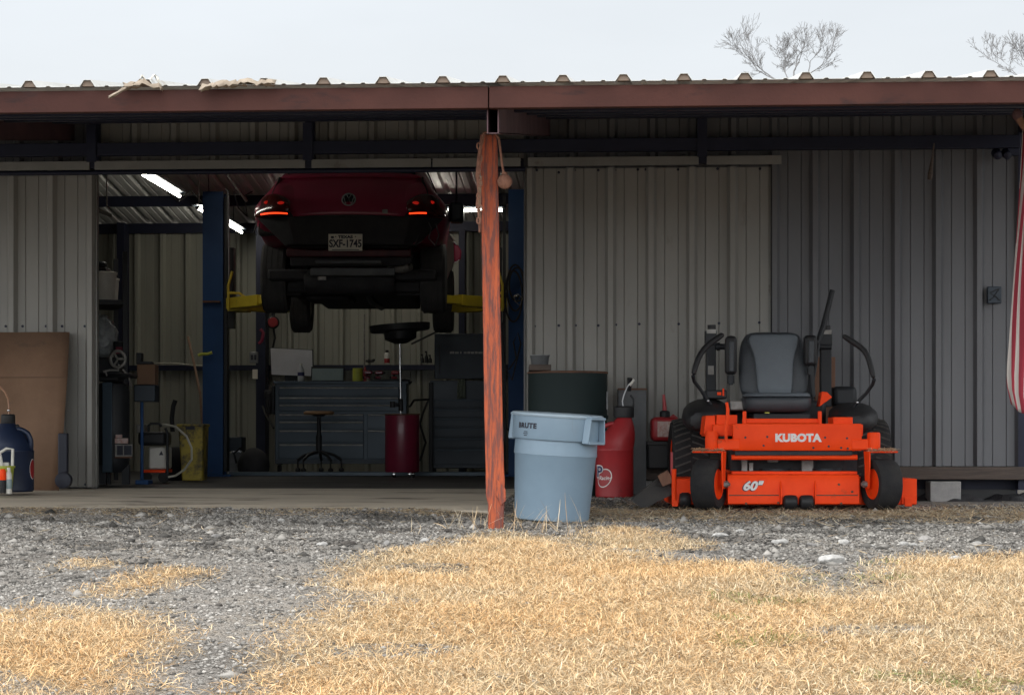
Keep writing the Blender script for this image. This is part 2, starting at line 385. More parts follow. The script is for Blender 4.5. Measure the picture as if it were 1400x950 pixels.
patch_e = outline([(96, 776), (110, 767), (135, 769), (128, 777)], [])
patches = [patch_a, patch_b, patch_c, patch_d, patch_e]
def inside(poly, X, Y):
    r = np.zeros(X.shape, bool); n = len(poly)
    for i in range(n):
        x0, y0 = poly[i]; x1, y1 = poly[(i + 1) % n]
        if y0 == y1: continue
        c = ((y0 > Y) != (y1 > Y)) & (X < (x1 - x0) * (Y - y0) / (y1 - y0) + x0); r ^= c
    return r
def edge_dist(poly, X, Y):
    d = np.full(X.shape, 1e9); n = len(poly)
    for i in range(n):
        ax, ay = poly[i]; bx, by = poly[(i + 1) % n]; L = (bx - ax) ** 2 + (by - ay) ** 2 + 1e-12
        t = np.clip(((X - ax) * (bx - ax) + (Y - ay) * (by - ay)) / L, 0, 1)
        d = np.minimum(d, np.hypot(X - ax - t * (bx - ax), Y - ay - t * (by - ay)))
    return d
def patch_mask(X, Y):
    """0..1: how thick the straw lies"""
    m = np.zeros(X.shape)
    for p in patches:
        s = np.where(inside(p, X, Y), 1, -1) * edge_dist(p, X, Y)
        s = s + .06 * wob(X * 2.1, Y * 2.1) + .04 * wob(X * 6 + 3, Y * 5)
        m = np.maximum(m, np.clip(s / .34 + .42, 0, 1) ** 1.3)
    thin = np.sin(X * 3.1 + 1.5 * np.sin(Y * 2.2)) * np.sin(Y * 2.6 + X * 1.2 + .5)
    return m * np.where(thin > .80, .40, 1.0)

def spacing(a, b, fine0, fine1, df, dc):
    out = [a]
    while out[-1] < b:
        x = out[-1]
        d = df if fine0 <= x <= fine1 else min(dc, max(df, .25 * (fine0 - x if x < fine0 else x - fine1) + df))
        if x < fine0 and x + d > fine0: d = fine0 - x
        if d < 1e-4: d = df
        out.append(min(b, x + d))
    return np.array(out)
gx = spacing(-900, 900, -5.5, 4.5, .055, 250); gy = spacing(-120, 1500, 4.5, 16.6, .055, 300)
GX, GY = np.meshgrid(gx, gy); GZ = zg(GX, GY)
nx, ny = len(gx), len(gy)
me = bpy.data.meshes.new('ground')
me.vertices.add(nx * ny); me.vertices.foreach_set('co', np.stack([GX, GY, GZ], -1).ravel())
idx = np.arange(nx * ny).reshape(ny, nx)
q = np.stack([idx[:-1, :-1], idx[:-1, 1:], idx[1:, 1:], idx[1:, :-1]], -1).reshape(-1, 4)
me.loops.add(q.size); me.loops.foreach_set('vertex_index', q.ravel())
me.polygons.add(len(q)); me.polygons.foreach_set('loop_start', np.arange(0, q.size, 4)); me.polygons.foreach_set('loop_total', np.full(len(q), 4))
me.update(); me.validate()
at = me.attributes.new('straw', 'FLOAT', 'POINT'); near = (np.abs(GX) < 7) & (GY > 2) & (GY < 17)
sm = np.zeros(GX.shape); sm[near] = patch_mask(GX[near], GY[near]); at.data.foreach_set('value', sm.ravel())

def ground_material():
    m = bpy.data.materials.new('grey gravel and straw soil'); m.use_nodes = True; t = m.node_tree; N = t.nodes.new; L = t.links.new
    p = t.nodes['Principled BSDF']; p.inputs['Roughness'].default_value = .92; p.inputs['Specular IOR Level'].default_value = .2
    co = N('ShaderNodeTexCoord')
    def noise(s, d=6, r=.65):
        n = N('ShaderNodeTexNoise'); n.inputs['Scale'].default_value = s; n.inputs['Detail'].default_value = d; n.inputs['Roughness'].default_value = r
        L(co.outputs['Object'], n.inputs['Vector']); return n.outputs[0]
    def ramp(src, stops):
        r = N('ShaderNodeValToRGB'); el = r.color_ramp.elements
        el[0].position, el[0].color = stops[0][0], (*stops[0][1], 1); el[1].position, el[1].color = stops[-1][0], (*stops[-1][1], 1)
        for q_, c_ in stops[1:-1]: x_ = el.new(q_); x_.color = (*c_, 1)
        L(src, r.inputs[0]); return r.outputs[0]
    def mix(f, a, b):
        x = N('ShaderNodeMix'); x.data_type = 'RGBA'; L(f, x.inputs[0]) if not isinstance(f, float) else setattr(x.inputs[0], 'default_value', f)
        L(a, x.inputs[6]); L(b, x.inputs[7]); return x.outputs[2]
    vo = N('ShaderNodeTexVoronoi'); vo.inputs['Scale'].default_value = 105; L(co.outputs['Object'], vo.inputs['Vector'])
    cell = N('ShaderNodeSeparateColor'); L(vo.outputs['Color'], cell.inputs[0])
    stones = ramp(cell.outputs[0], [(0, (.17, .158, .145)), (.45, (.33, .312, .29)), (.85, (.46, .44, .412)), (1, (.60, .58, .55))])
    fine = ramp(noise(85, 4, .75), [(.36, (.19, .176, .16)), (.5, (.33, .31, .285)), (.64, (.50, .475, .44))])
    g = mix(.5, stones, fine)
    big = ramp(noise(1.1, 5), [(.36, (.42, .40, .38)), (.52, (.95, .92, .89)), (.66, (1.0, .93, .84))])
    mu = N('ShaderNodeMix'); mu.data_type = 'RGBA'; mu.blend_type = 'MULTIPLY'; mu.inputs[0].default_value = .85; L(g, mu.inputs[6]); L(big, mu.inputs[7])
    a = N('ShaderNodeAttribute'); a.attribute_name = 'straw'
    soil = ramp(noise(30), [(.3, (.27, .19, .11)), (.55, (.46, .34, .20)), (.75, (.60, .46, .29))])
    L(mix(a.outputs['Fac'], mu.outputs[2], soil), p.inputs['Base Color'])
    b1 = N('ShaderNodeBump'); b1.inputs['Strength'].default_value = .9; b1.inputs['Distance'].default_value = .02; L(vo.outputs['Distance'], b1.inputs['Height']); b1.invert = True
    b2 = N('ShaderNodeBump'); b2.inputs['Strength'].default_value = .7; b2.inputs['Distance'].default_value = .02; L(noise(22), b2.inputs['Height']); L(b1.outputs[0], b2.inputs['Normal'])
    L(b2.outputs[0], p.inputs['Normal']); return m
link('ground', me, ground_material(), smooth=0, kind='structure')
me.polygons.foreach_set('use_smooth', [True] * len(me.polygons))

def raw_mesh(name, verts, faces4, cols, m):
    """numpy verts (n,3), quads (k,4) or tris (k,3), colours per vertex (n,3)"""
    me = bpy.data.meshes.new(name); k = faces4.shape[1]
    me.vertices.add(len(verts)); me.vertices.foreach_set('co', verts.astype(np.float32).ravel())
    me.loops.add(faces4.size); me.loops.foreach_set('vertex_index', faces4.astype(np.int32).ravel())
    me.polygons.add(len(faces4)); me.polygons.foreach_set('loop_start', np.arange(0, faces4.size, k)); me.polygons.foreach_set('loop_total', np.full(len(faces4), k))
    c = me.attributes.new('Col', 'FLOAT_COLOR', 'POINT'); c.data.foreach_set('color', np.concatenate([cols, np.ones((len(cols), 1))], 1).astype(np.float32).ravel())
    me.update(); me.validate(); me.materials.append(m); return me

def blades(px_, py_, n_mult=1.0, lens=(.035, .10), width=.0016, lift=(.10, 1.0), pal=None, green=None):
    n = len(px_); z0 = zg(px_, py_) - .004
    az = rng.uniform(0, 2 * math.pi, n); L = rng.uniform(lens[0], lens[1], n) * (.7 + .6 * rng.random(n)); el = lift[0] + (lift[1] - lift[0]) * rng.random(n) ** 1.7
    bend = rng.uniform(-1.0, .5, n); turn = rng.uniform(-.9, .9, n); wd = width * rng.uniform(.6, 1.5, n)
    S = 4; pts = []; P = np.stack([px_, py_, z0 + rng.random(n) * .012], -1); pts.append(P)
    for s in range(1, S):
        e = el + bend * (s - 1) / (S - 1); a_ = az + turn * (s - 1) / (S - 1)
        P = P + np.stack([np.cos(e) * np.cos(a_), np.cos(e) * np.sin(a_), np.sin(e)], -1) * (L / (S - 1))[:, None]
        P[:, 2] = np.maximum(P[:, 2], z0 + .003); pts.append(P)
    side = np.stack([-np.sin(az), np.cos(az), rng.uniform(-.6, .6, n)], -1)
    v = np.zeros((n, S, 2, 3))
    for s in range(S):
        f = wd * (1.0 if s < S - 1 else .25)
        v[:, s, 0] = pts[s] - side * f[:, None]; v[:, s, 1] = pts[s] + side * f[:, None]
    base = (np.arange(n) * S * 2)[:, None, None]; k = np.arange(S - 1)[None, :, None] * 2
    qd = (base + k + np.array([0, 1, 3, 2])[None, None, :]).reshape(-1, 4)
    c = pal[rng.integers(0, len(pal), n)] * rng.uniform(.75, 1.18, (n, 1))
    if green is not None: c = np.where(green[:, None], np.array([.22, .27, .09]) * rng.uniform(.7, 1.2, (n, 1)), c)
    return v.reshape(-1, 3), qd, np.repeat(c, S * 2, 0)

PAL = np.array([[.74, .57, .36], [.72, .53, .32], [.78, .64, .44], [.64, .47, .29], [.82, .72, .54], [.70, .58, .40], [.44, .31, .19], [.76, .55, .33], [.80, .67, .49]])
n = 1500000
bx = rng.uniform(-4.6, 4.6, n); by = rng.uniform(3.4, 12.6, n)
keepp = rng.random(n) < patch_mask(bx, by) * np.where(by < 5.4, .35, 1.0)
view = np.abs(bx - (-TA * by)) < .26 * by + .5
bx, by = bx[keepp & view], by[keepp & view]
gr = (np.sin(bx * 4.3 + 2 * np.sin(by * 3.1)) * np.sin(by * 4.7 + bx) > .55) & (bx > .2) & (by < 9.6) & (rng.random(len(bx)) < .30)
v_, q_, c_ = blades(bx, by, pal=PAL, green=gr, lens=(.012, .046), width=.0009, lift=(.02, .9))
patchy = np.sin(bx * 1.7 + 2.2 * np.sin(by * 1.1)) * np.sin(by * 1.9 + bx * .8) + .6 * np.sin(bx * 5.1 + by * 2.2) * np.sin(by * 4.3 - bx * 1.3) + .25 * rng.normal(0, 1, len(bx))
warm = np.clip(patchy * .5 + .45 - .22 * (bx > .6), 0, 1)[:, None]
tint = warm * np.array([1.08, .95, .77]) + (1 - warm) * np.array([1.0, .98, .93])
deep = np.where(rng.random(len(bx)) < .16 + .25 * np.clip(-patchy - .5, 0, 1), .42, 1.0)[:, None]
c_ = c_ * np.repeat(tint * deep, 8, 0)
# scattered single straws on the gravel and in the shade of the roof
n = 9000
sx_ = rng.uniform(-4.4, 3.0, n); sy_ = rng.uniform(6, 15.8, n)
ok = (patch_mask(sx_, sy_) < .3) & ~((sx_ < -1.0) & (sy_ > 13.9)) & (rng.random(n) < np.where((sx_ > -.9) & (sy_ > 12.4), .95, .16))
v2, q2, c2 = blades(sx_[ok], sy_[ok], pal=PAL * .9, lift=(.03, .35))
# the straw litter along the mower's wheels and behind the can
n = 16000
sx_ = rng.uniform(-.9, 3.0, n); sy_ = 14.0 + .5 * rng.normal(0, 1, n); ok = (sy_ < 16.2) & (sy_ > 12.6)
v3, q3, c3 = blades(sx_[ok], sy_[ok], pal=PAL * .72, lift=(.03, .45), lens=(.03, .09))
# wisps at the foot of the post
n = 90
sx_ = -.82 + .55 * rng.normal(0, .5, n); sy_ = 11.75 + .25 * rng.normal(0, .6, n)
v4, q4, c4 = blades(sx_, sy_, pal=PAL, lift=(.5, 1.45), lens=(.06, .20), width=.0012)
# trodden straw litter along the lip of the apron
n = 14000
sx_ = rng.uniform(-4.6, -.8, n); sy_ = 13.72 + .22 * rng.normal(0, 1, n); ok = (sy_ < 13.98) & (rng.random(n) < .5 + .5 * np.sin(sx_ * 2.1 + 1) * np.sin(sx_ * 5.3))
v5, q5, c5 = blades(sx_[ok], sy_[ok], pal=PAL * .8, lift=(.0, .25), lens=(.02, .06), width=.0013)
vv = [v_, v2, v3, v4, v5]; qq = [q_, q2, q3, q4, q5]; off = 0; qs = []
for a_, b_ in zip(vv, qq): qs.append(b_ + off); off += len(a_)
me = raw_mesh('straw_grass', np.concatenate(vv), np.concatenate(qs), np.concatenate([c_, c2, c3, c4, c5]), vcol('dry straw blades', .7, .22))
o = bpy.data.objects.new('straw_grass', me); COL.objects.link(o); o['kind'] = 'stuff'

# loose gravel
OCT = np.array([[1, 0, 0], [-1, 0, 0], [0, 1, 0], [0, -1, 0], [0, 0, 1], [0, 0, -1]], float)
OF = np.array([[0, 2, 4], [2, 1, 4], [1, 3, 4], [3, 0, 4], [2, 0, 5], [1, 2, 5], [3, 1, 5], [0, 3, 5]])
n = 560000
sx_ = rng.uniform(-4.6, 4.2, n); sy_ = rng.uniform(5.4, 15.6, n)
ok = (rng.random(n) > patch_mask(sx_, sy_) * .96) & ~((sx_ < -1.05) & (sy_ > 13.93 + .09 * np.sin(sx_ * 4.3) * np.sin(sx_ * 1.7 + 1))) & (np.abs(sx_ + TA * sy_) < .25 * sy_ + .4)
clump = .5 + .5 * np.sin(sx_ * 2.2 + np.sin(sy_ * 3.3) * 1.4) * np.sin(sy_ * 2.4 + .4)
ok &= rng.random(n) < .30 + .7 * clump
sx_, sy_ = sx_[ok], sy_[ok]; n = len(sx_)
rad = .0026 + .0095 * rng.random(n) ** np.where(sy_ < 9.4, 6.0, 3.0)
big = (patch_mask(sx_, sy_) < .2) & (rng.random(n) < np.where((sy_ > 9.2) & (sy_ < 13.6), (.0026), .0007)); rad = np.where(big, rng.uniform(.018, .036, n), rad)
pts = OCT[None] * rad[:, None, None] * rng.uniform(.6, 1.3, (n, 6, 1)) + rng.normal(0, .22, (n, 6, 3)) * rad[:, None, None]
ang = rng.uniform(0, 6.28, n); ca, sa = np.cos(ang), np.sin(ang)
xr = pts[..., 0] * ca[:, None] - pts[..., 1] * sa[:, None]; yr = pts[..., 0] * sa[:, None] + pts[..., 1] * ca[:, None]
pts = np.stack([xr * 1.15 + sx_[:, None], yr + sy_[:, None], pts[..., 2] * .62 + (zg(sx_, sy_) + rad * .2)[:, None]], -1)
tri = (np.arange(n) * 6)[:, None, None] + OF[None]
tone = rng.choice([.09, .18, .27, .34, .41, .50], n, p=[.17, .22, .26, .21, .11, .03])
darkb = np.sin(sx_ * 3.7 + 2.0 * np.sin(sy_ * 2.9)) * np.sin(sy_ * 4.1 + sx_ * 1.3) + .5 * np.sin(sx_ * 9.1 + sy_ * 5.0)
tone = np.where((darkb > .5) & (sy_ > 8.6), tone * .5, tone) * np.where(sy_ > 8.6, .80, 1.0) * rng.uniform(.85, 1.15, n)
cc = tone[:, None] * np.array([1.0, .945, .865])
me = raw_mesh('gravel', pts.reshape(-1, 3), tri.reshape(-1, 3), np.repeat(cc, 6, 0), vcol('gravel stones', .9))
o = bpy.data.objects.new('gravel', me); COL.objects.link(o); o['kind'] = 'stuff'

# the stones big enough to point at
def rock(px, py, wpx, hpx, label, group=None, tone=(.48, .47, .45), seed=1):
    x, y = ground_at(px, py); k = depth(x, y) / FPX; r = random.Random(seed)
    b = bmesh.new(); bmesh.ops.create_icosphere(b, subdivisions=3, radius=1.0)
    a = wpx * k / 2; h = max(hpx * k, .3 * a)
    dirs = [Vector((r.gauss(0, 1), r.gauss(0, 1), r.gauss(0, .8))).normalized() for _ in range(11)]
    cut = [r.uniform(.62, .92) for _ in dirs]
    for v in b.verts:
        s_ = 1.0
        for d_, c_ in zip(dirs, cut):
            q_ = v.co.normalized().dot(d_)
            if q_ > 0: s_ = min(s_, c_ / q_)
        v.co = Vector((v.co.x * a * s_, v.co.y * a * .75 * s_, v.co.z * h * .62 * s_))
    me = bpy.data.meshes.new('rock'); b.to_mesh(me); b.free()
    m = mat('pale limestone', tone, tuple(t_ * .62 for t_ in tone), 22, .9, 0, bump=.7, bscale=70)
    o = link('rock', me, m, smooth=28); o.location = (x, y, float(zg(x, y)) + h * .25); o.rotation_euler = (0, 0, r.uniform(-.3, .3))
    tag(o, label, 'rock', group); return o
for px, py, w_, h_, sd_ in ((655, 722, 16, 7, 41), (612, 727, 14, 6, 42), (520, 730, 18, 6, 43), (476, 744, 22, 7, 44), (272, 722, 16, 7, 45), (190, 716, 12, 8, 46), (62, 711, 10, 5, 47), (250, 820, 14, 5, 48), (300, 828, 12, 5, 49), (1005, 716, 16, 5, 50),
                            (1150, 716, 14, 5, 51), (1262, 718, 16, 5, 52), (560, 724, 14, 5, 53), (362, 728, 12, 5, 54)):
    rock(px, py, w_, h_, 'dark broken clod of soil lying on the grey gravel', 'dark clods on the gravel', seed=sd_, tone=(.085, .075, .066))
G = 'pale rocks lying on the gravel'
rock(1137, 770, 40, 15, 'large flat pale rock nearest the camera, at the edge of the dry grass', G, seed=3)
rock(1066, 743, 25, 9, 'pale rock with a dark underside below the mower deck', G, seed=4)
rock(1155, 743, 20, 9, 'rounded pale rock on gravel beside a darker stone, before the mower', G, seed=5)
rock(1305, 766, 20, 9, 'small pale rock at the grass edge below the concrete block', G, seed=6)
rock(984, 733, 26, 6, 'flat white rock on gravel in front of the mower caster wheel', G, seed=7)
rock(1265, 738, 24, 8, 'squat grey rock in the row of stones nearest the concrete block', G, seed=8, tone=(.38, .36, .34))
for px, py, w_, h_, sd_ in ((1012, 727, 15, 5, 11), (1110, 746, 18, 5, 12), (1235, 745, 18, 6, 13), (1335, 744, 16, 6, 14), (1365, 748, 14, 5, 15), (580, 740, 14, 6, 16), (440, 745, 20, 6, 17), (295, 734, 16, 6, 18),
                            (385, 713, 14, 5, 19), (84, 716, 10, 4, 20), (450, 712, 12, 4, 21), (1193, 748, 12, 5, 22), (1250, 746, 16, 5, 23), (530, 745, 12, 8, 24)):
    rock(px, py, w_, h_, 'small pale stone a few centimetres across lying on the gravel', 'small stones on the gravel', seed=sd_, tone=(.44, .43, .41) if sd_ % 3 else (.26, .25, .24))

# concrete apron and shop floor: one slab, its apron falling towards the gravel
ys = [13.98, 14.04, 14.6, 15.4, 16.3, 16.75]; zs_ = [-.075, -.060, -.045, -.022, -.004, 0.0]
top = []
for yy, zz in zip(ys, zs_):
    row = []
    for i in range(60):
        xx = -8.4 + (7.35) * i / 59
        jit = (.07 * math.sin(xx * 3.1) + .06 * math.sin(xx * 7.7 + 1) + .03 * math.sin(xx * 31)) if yy < 14.1 else 0
        row.append((xx + (.03 * math.sin(yy * 9) if i == 59 else 0), yy + jit, zz))
    top.append(row)
mb = MB(); mb.sheet(top)
mb.sheet([[(p[0], p[1], p[2]) for p in top[0]], [(p[0], p[1] - .02, -.30) for p in top[0]]])
mb.sheet([[r_[-1] for r_ in top], [(r_[-1][0], r_[-1][1], -.30) for r_ in top]])
o = mb.build('concrete_apron', M['concrete'], smooth=30, kind='structure')
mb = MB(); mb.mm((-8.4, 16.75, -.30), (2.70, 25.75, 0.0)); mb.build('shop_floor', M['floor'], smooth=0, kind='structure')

# ---------------------------------------------------------------- the workshop building
YW = 16.63
bld = thing('workshop_building', 'long low metal workshop with ribbed walls, maroon eave and an open sliding door', 'building', (-1.0, YW, 0))
def rib_profile(x0, x1, phase, sgn=-1, pitch=.3048, hgt=.046):
    """(x, d): a ribbed steel sheet with a tall rib every pitch and two low ones between"""
    cs = []
    k0 = math.floor((x0 - phase) / pitch) - 1; k1 = math.ceil((x1 - phase) / pitch) + 1
    for k in range(k0, k1):
        c = phase + k * pitch
        cs += [(c - .041, 0), (c - .018, hgt), (c + .018, hgt), (c + .041, 0)]
        for f in (1 / 3, 2 / 3):
            d = c + f * pitch; cs += [(d - .0045, 0), (d, -.0055), (d + .0045, 0)] if hgt > .035 else [(d - .014, 0), (d - .007, .006), (d + .007, .006), (d + .014, 0)]
    ins = [(x, d) for x, d in cs if x0 < x < x1]
    return [(x0, 0.0)] + ins + [(x1, 0.0)]
def ribbed_wall(name, m, x0, x1, z0, z1, Y, phase, sgn=-1, parent=bld, thick=.012):
    pr = rib_profile(x0, x1, phase)
    mb = MB(); mb.sheet([[(x, Y + sgn * d, z0) for x, d in pr], [(x, Y + sgn * d, z1) for x, d in pr]])
    return mb.build(name, m, parent, smooth=0, solid=.002, world=True, weld=False)
EAVE_Y, EAVE_Z, SLOPE, RIDGE_Y, BACK_Y = 11.10, 2.175, .135, 21.0, 25.6
def zroof(y): return EAVE_Z + (min(y, RIDGE_Y) - EAVE_Y) * SLOPE - max(0, y - RIDGE_Y) * SLOPE
DZ0, DZ1 = 0.012, 2.43                      # sliding door bottom and top
XL, XR, XE = X_at(133, YW), X_at(716, YW), 2.72
PH = 1.187
ribbed_wall('front_wall', M['wall_tin'], XR, XE, .177, zroof(YW) - .02, YW, PH)
ribbed_wall('front_wall', M['wall_tin'], -8.2, XL, .0, zroof(YW) - .02, YW, PH)
ribbed_wall('front_wall', M['door_tin'], XL, XR, 2.50, zroof(YW) - .02, YW, PH)
mb = MB(); mb.mm((XL, YW - .02, 2.44), (XR, YW + .06, 2.505)); mb.build('door_header', M['dark_steel'], bld, world=True)
ribbed_wall('back_wall', M['back_tin'], -8.2, XE, 0, zroof(BACK_Y), BACK_Y, -4.0, -1)
def side_wall(x, name):
    mb = MB(); ysl = np.arange(YW, BACK_Y + .01, .1016); rows = [[], []]
    for i, yy in enumerate(ysl):
        d = .03 if i % 3 == 0 else 0
        rows[0].append((x + d, yy, 0)); rows[1].append((x + d, yy, zroof(yy) - .01))
    mb.sheet(rows); mb.build(name, M['back_tin'], bld, smooth=0, world=True, solid=.002, weld=False)
side_wall(-8.2, 'side_wall'); side_wall(XE, 'side_wall')
# the roof: ribbed sheets running from eave to ridge and down to the back
pr = rib_profile(-8.6, 3.6, -.778, hgt=.034)
def bent(x, y): return .0
mb = MB()
rows = []
for yy in (EAVE_Y - .03, EAVE_Y + .25, 13, 16, RIDGE_Y, BACK_Y + .15):
    rows.append([(x, yy, zroof(yy) + d + .012) for x, d in pr])
mb.sheet(rows); mb.build('roof', M['roof_tin'], bld, smooth=0, world=True, solid=.003, weld=False)
cl_ = None
for k in range(-26, 15):
    x = -.778 + k * .3048
    if not -8.4 < x < 3.4: continue
    if cl_ is None:
        mb = MB(); mb.prism([(-.031, .001), (-.0175, .031), (.0175, .031), (.031, .001)], 'y', 0, .04); cl_ = mb.build('rib_closure', M['foam'], bld); c_ = cl_
    else: c_ = cl_.copy(); COL.objects.link(c_); c_.parent = bld
    c_.location = (x + 1.0, EAVE_Y - .018 - YW, EAVE_Z + .010)
# eave channel in two lengths, butted over the post
def eave(x0, x1):
    mb = MB(); y0 = EAVE_Y; t = EAVE_Z
    prof = [(y0, t - .008), (y0 - .0, t - .118), (y0 + .055, t - .118), (y0 + .055, t - .106), (y0 + .010, t - .108), (y0 + .010, t - .018), (y0 + .055, t - .012), (y0 + .055, t)]
    mb.prism(prof, 'x', x0, x1); return mb.build('eave_beam', M['maroon'], bld, world=True, smooth=0, bevel=.003)
xj = X_at(668, EAVE_Y); eave(-8.6, xj - .003); eave(xj + .003, 3.5)
for i in range(4):
    yy = 12.35 + 1.2 * i; t = zroof(yy) - .004
    mb = MB(); mb.prism([(yy, t), (yy, t - .115), (yy + .05, t - .115), (yy + .05, t - .108), (yy + .007, t - .108), (yy + .007, t - .008), (yy + .05, t - .002)], 'x', -8.5, 3.45)
    mb.build('purlin', M['dark_steel'], bld, world=True, smooth=0)
for yy in (18.0, 19.4, 20.8, 22.3, 24.1, 25.4):
    t = zroof(yy) - .012
    mb = MB(); mb.mm((-8.15, yy, t - .115), (XE - .05, yy + .055, t)); mb.build('purlin', M['dark_steel'], bld, world=True, smooth=0)
for x in (-4.52, -.865, 2.70):
    mb = MB(); y0, y1 = EAVE_Y + .06, YW - .05; d0, d1 = .235, .235
    for s_ in (0, 1):
        mb.loft([[(x + s_ * .055, y, zroof(y) - .012 - (0 if j else d0)) for j in (0, 1)] + [(x + s_ * .055 + .006, y, zroof(y) - .012 - (d0 if j else 0)) for j in (0, 1)] for y in (y0, y1)])
    for top_ in (0, 1):
        mb.loft([[(x, y, zroof(y) - .013 - top_ * (d0 - .006)), (x + .061, y, zroof(y) - .013 - top_ * (d0 - .006)), (x + .061, y, zroof(y) - .019 - top_ * (d0 - .006)), (x, y, zroof(y) - .019 - top_ * (d0 - .006))] for y in (y0 + .02, y1)])
    mb.build('rafter', M['rafter'], bld, world=True, smooth=0)
# header beam and stubs in front of the wall
zb1, zb0 = W(700, 190.5, 16.40).z, W(700, 208, 16.40).z
mb = MB(); mb.mm((-8.1, 16.40, zb0), (2.68, 16.47, zb1)); hb = mb.build('header_beam', M['dark_steel'], bld, world=True, bevel=.004)
bolt_me = None
for px, py in ((300, 200), (335, 196), (462, 199), (515, 196), (621, 199), (782, 195), (836, 195), (946, 193), (1000, 194), (1109, 192), (1164, 192), (1164, 198), (1331, 190), (157, 198), (32, 201), (32, 207), (195, 201), (195, 207), (418, 200), (360, 198)):
    p_ = W(px, py, 16.40)
    if bolt_me is None:
        mb = MB(); mb.cyl((0, 0, 0), (0, -.006, 0), .007, n=8); b_ = mb.build('bolt', M['galv'], hb); bolt_me = b_
    else:
        b_ = bolt_me.copy(); COL.objects.link(b_); b_.parent = hb
    b_.location = (p_.x + 1.0, 16.40 - YW, p_.z); 
for px in (127, 422, 960):
    p_ = X_at(px, 16.44); mb = MB(); mb.mm((p_ - .036, 16.475, W(px, 231 if px < 900 else 224, 16.5).z), (p_ + .036, 16.545, zroof(16.5) - .01))
    mb.mm((p_ - .036, 16.385, zb0 - .05), (p_ + .036, 16.398, zroof(16.4) - .13))
    mb.build('wall_post', M['dark_steel'], bld, world=True)
# door rail with its cover strip in lengths
zt, zl = W(700, 216.5, 16.5).z, W(700, 228.5, 16.5).z
for a_, b_ in ((-20, 124), (131, 418), (427, 590), (592, 712), (722, 955), (966, 1068)):
    mb = MB(); x0, x1 = X_at(a_, 16.5), X_at(b_, 16.5)
    mb.prism([(16.46, zt), (16.46, zl), (16.472, zl), (16.472, zt - .012), (16.60, zt - .008), (16.60, zt)], 'x', x0, x1); mb.build('door_rail', M['trim'], bld, world=True, bevel=.002)
mb = MB(); mb.cyl((X_at(-20, 16.5), 16.50, zl - .018), (X_at(718, 16.5), 16.50, zl - .018), .018, n=10); mb.build('rail_tube', M['dark_steel'], bld, world=True)
mb = MB(); mb.mm((XE - .03, YW - .05, .0), (XE + .03, YW + .03, zroof(YW) - .05)); mb.build('corner_post', M['dark_steel'], bld, world=True)

def sliding_door(x0, x1, z0, z1, ph, screws, label):
    d = part_empty('sliding_door', bld); d.location = (0, 0, 0); d['label'] = label
    Y = 16.56
    pr = rib_profile(x0 + .012, x1 - .012, ph); mb = MB()
    mb.sheet([[(x, Y - dd, z0) for x, dd in pr], [(x, Y - dd, z1) for x, dd in pr]])
    mb.build('door_sheet', M['door_tin'], d, smooth=0, world=True, solid=.002, weld=False)
    mb = MB()
    for x in (x0, x1 - .045): mb.mm((x, Y + .004, z0), (x + .045, Y + .045, z1))
    for z in (z0 + .003, (z0 + z1) / 2, z1 - .05): mb.mm((x0 + .046, Y + .004, z), (x1 - .046, Y + .045, z + .047))
    for x in (x0 - .004, x1 + .001): mb.mm((x, Y - .012, z0), (x + .003, Y + .045, z1))
    mb.build('door_frame', M['trim'], d, world=True)
    first = None
    for px, py in screws:
        p_ = W(px, py, Y)
        if first is None:
            mb = MB(); mb.cyl((0, .002, 0), (0, -.004, 0), .0105, n=10); mb.cyl((0, -.004, 0), (0, -.011, 0), .006, n=6)
            s_ = mb.build('screw', M['dark_steel'], d); first = s_
        else: s_ = first.copy(); COL.objects.link(s_); s_.parent = d
        s_.location = (p_.x + 1.0, Y - YW, p_.z)
    return d
sliding_door(X_at(718, 16.53), X_at(1053, 16.53), .06, W(880, 229, 16.53).z, -.957,
    [(734, 233), (764, 236), (786, 233), (818, 233), (841, 233), (872, 232), (883, 232), (895, 233), (927, 232), (949, 231), (981, 231), (1004, 231), (1039, 231),
     (731, 446), (764, 445), (787, 445), (818, 445), (842, 444), (874, 443), (895, 443), (928, 443), (951, 442), (983, 442), (1006, 441), (1038, 441)], 'sliding door panel pushed behind the mower side of the opening')
sliding_door(-6.4, X_at(131, 16.53), .012, W(60, 233.5, 16.53).z, -4.63,
    [(9, 237), (30, 237), (62, 237), (84, 237), (117, 237), (8, 446), (31, 446), (63, 446), (85, 446), (116, 446), (117, 662), (96, 662)], 'sliding door panel behind the cardboard sheet')

# timber sill under the wall, resting on a block
mb = MB(); mb.mm((X_at(862, 16.55), 16.50, .078), (2.75, 16.66, .172)); mb.build('timber_sill', M['plank'], bld, world=True, bevel=.006)
mb = MB(); mb.mm((X_at(862, 16.8), 16.80, -.2), (2.72, 16.86, .17)); mb.build('footing_skirt', M['dark_steel'], bld, world=True)
F = Frame(1293, 686, depth(X_at(1293, 16.45), 16.45)); mb = MB(); hw = 21 * F.k
mb.mm((-hw, 0, -.03), (hw, .20, .152)); o = mb.build('concrete_block', M['block'], bevel=.006); at_frame(o, F)
tag(o, 'square grey concrete block propping the timber sill below the wall', 'concrete block')
# soil banked up under the sill
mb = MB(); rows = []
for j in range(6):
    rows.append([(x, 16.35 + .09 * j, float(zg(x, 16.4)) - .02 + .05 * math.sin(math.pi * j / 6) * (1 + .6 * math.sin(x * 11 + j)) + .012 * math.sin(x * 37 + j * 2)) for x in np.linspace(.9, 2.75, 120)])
mb.sheet(rows); o = mb.build('soil', M['car_black'], smooth=0, kind='structure')

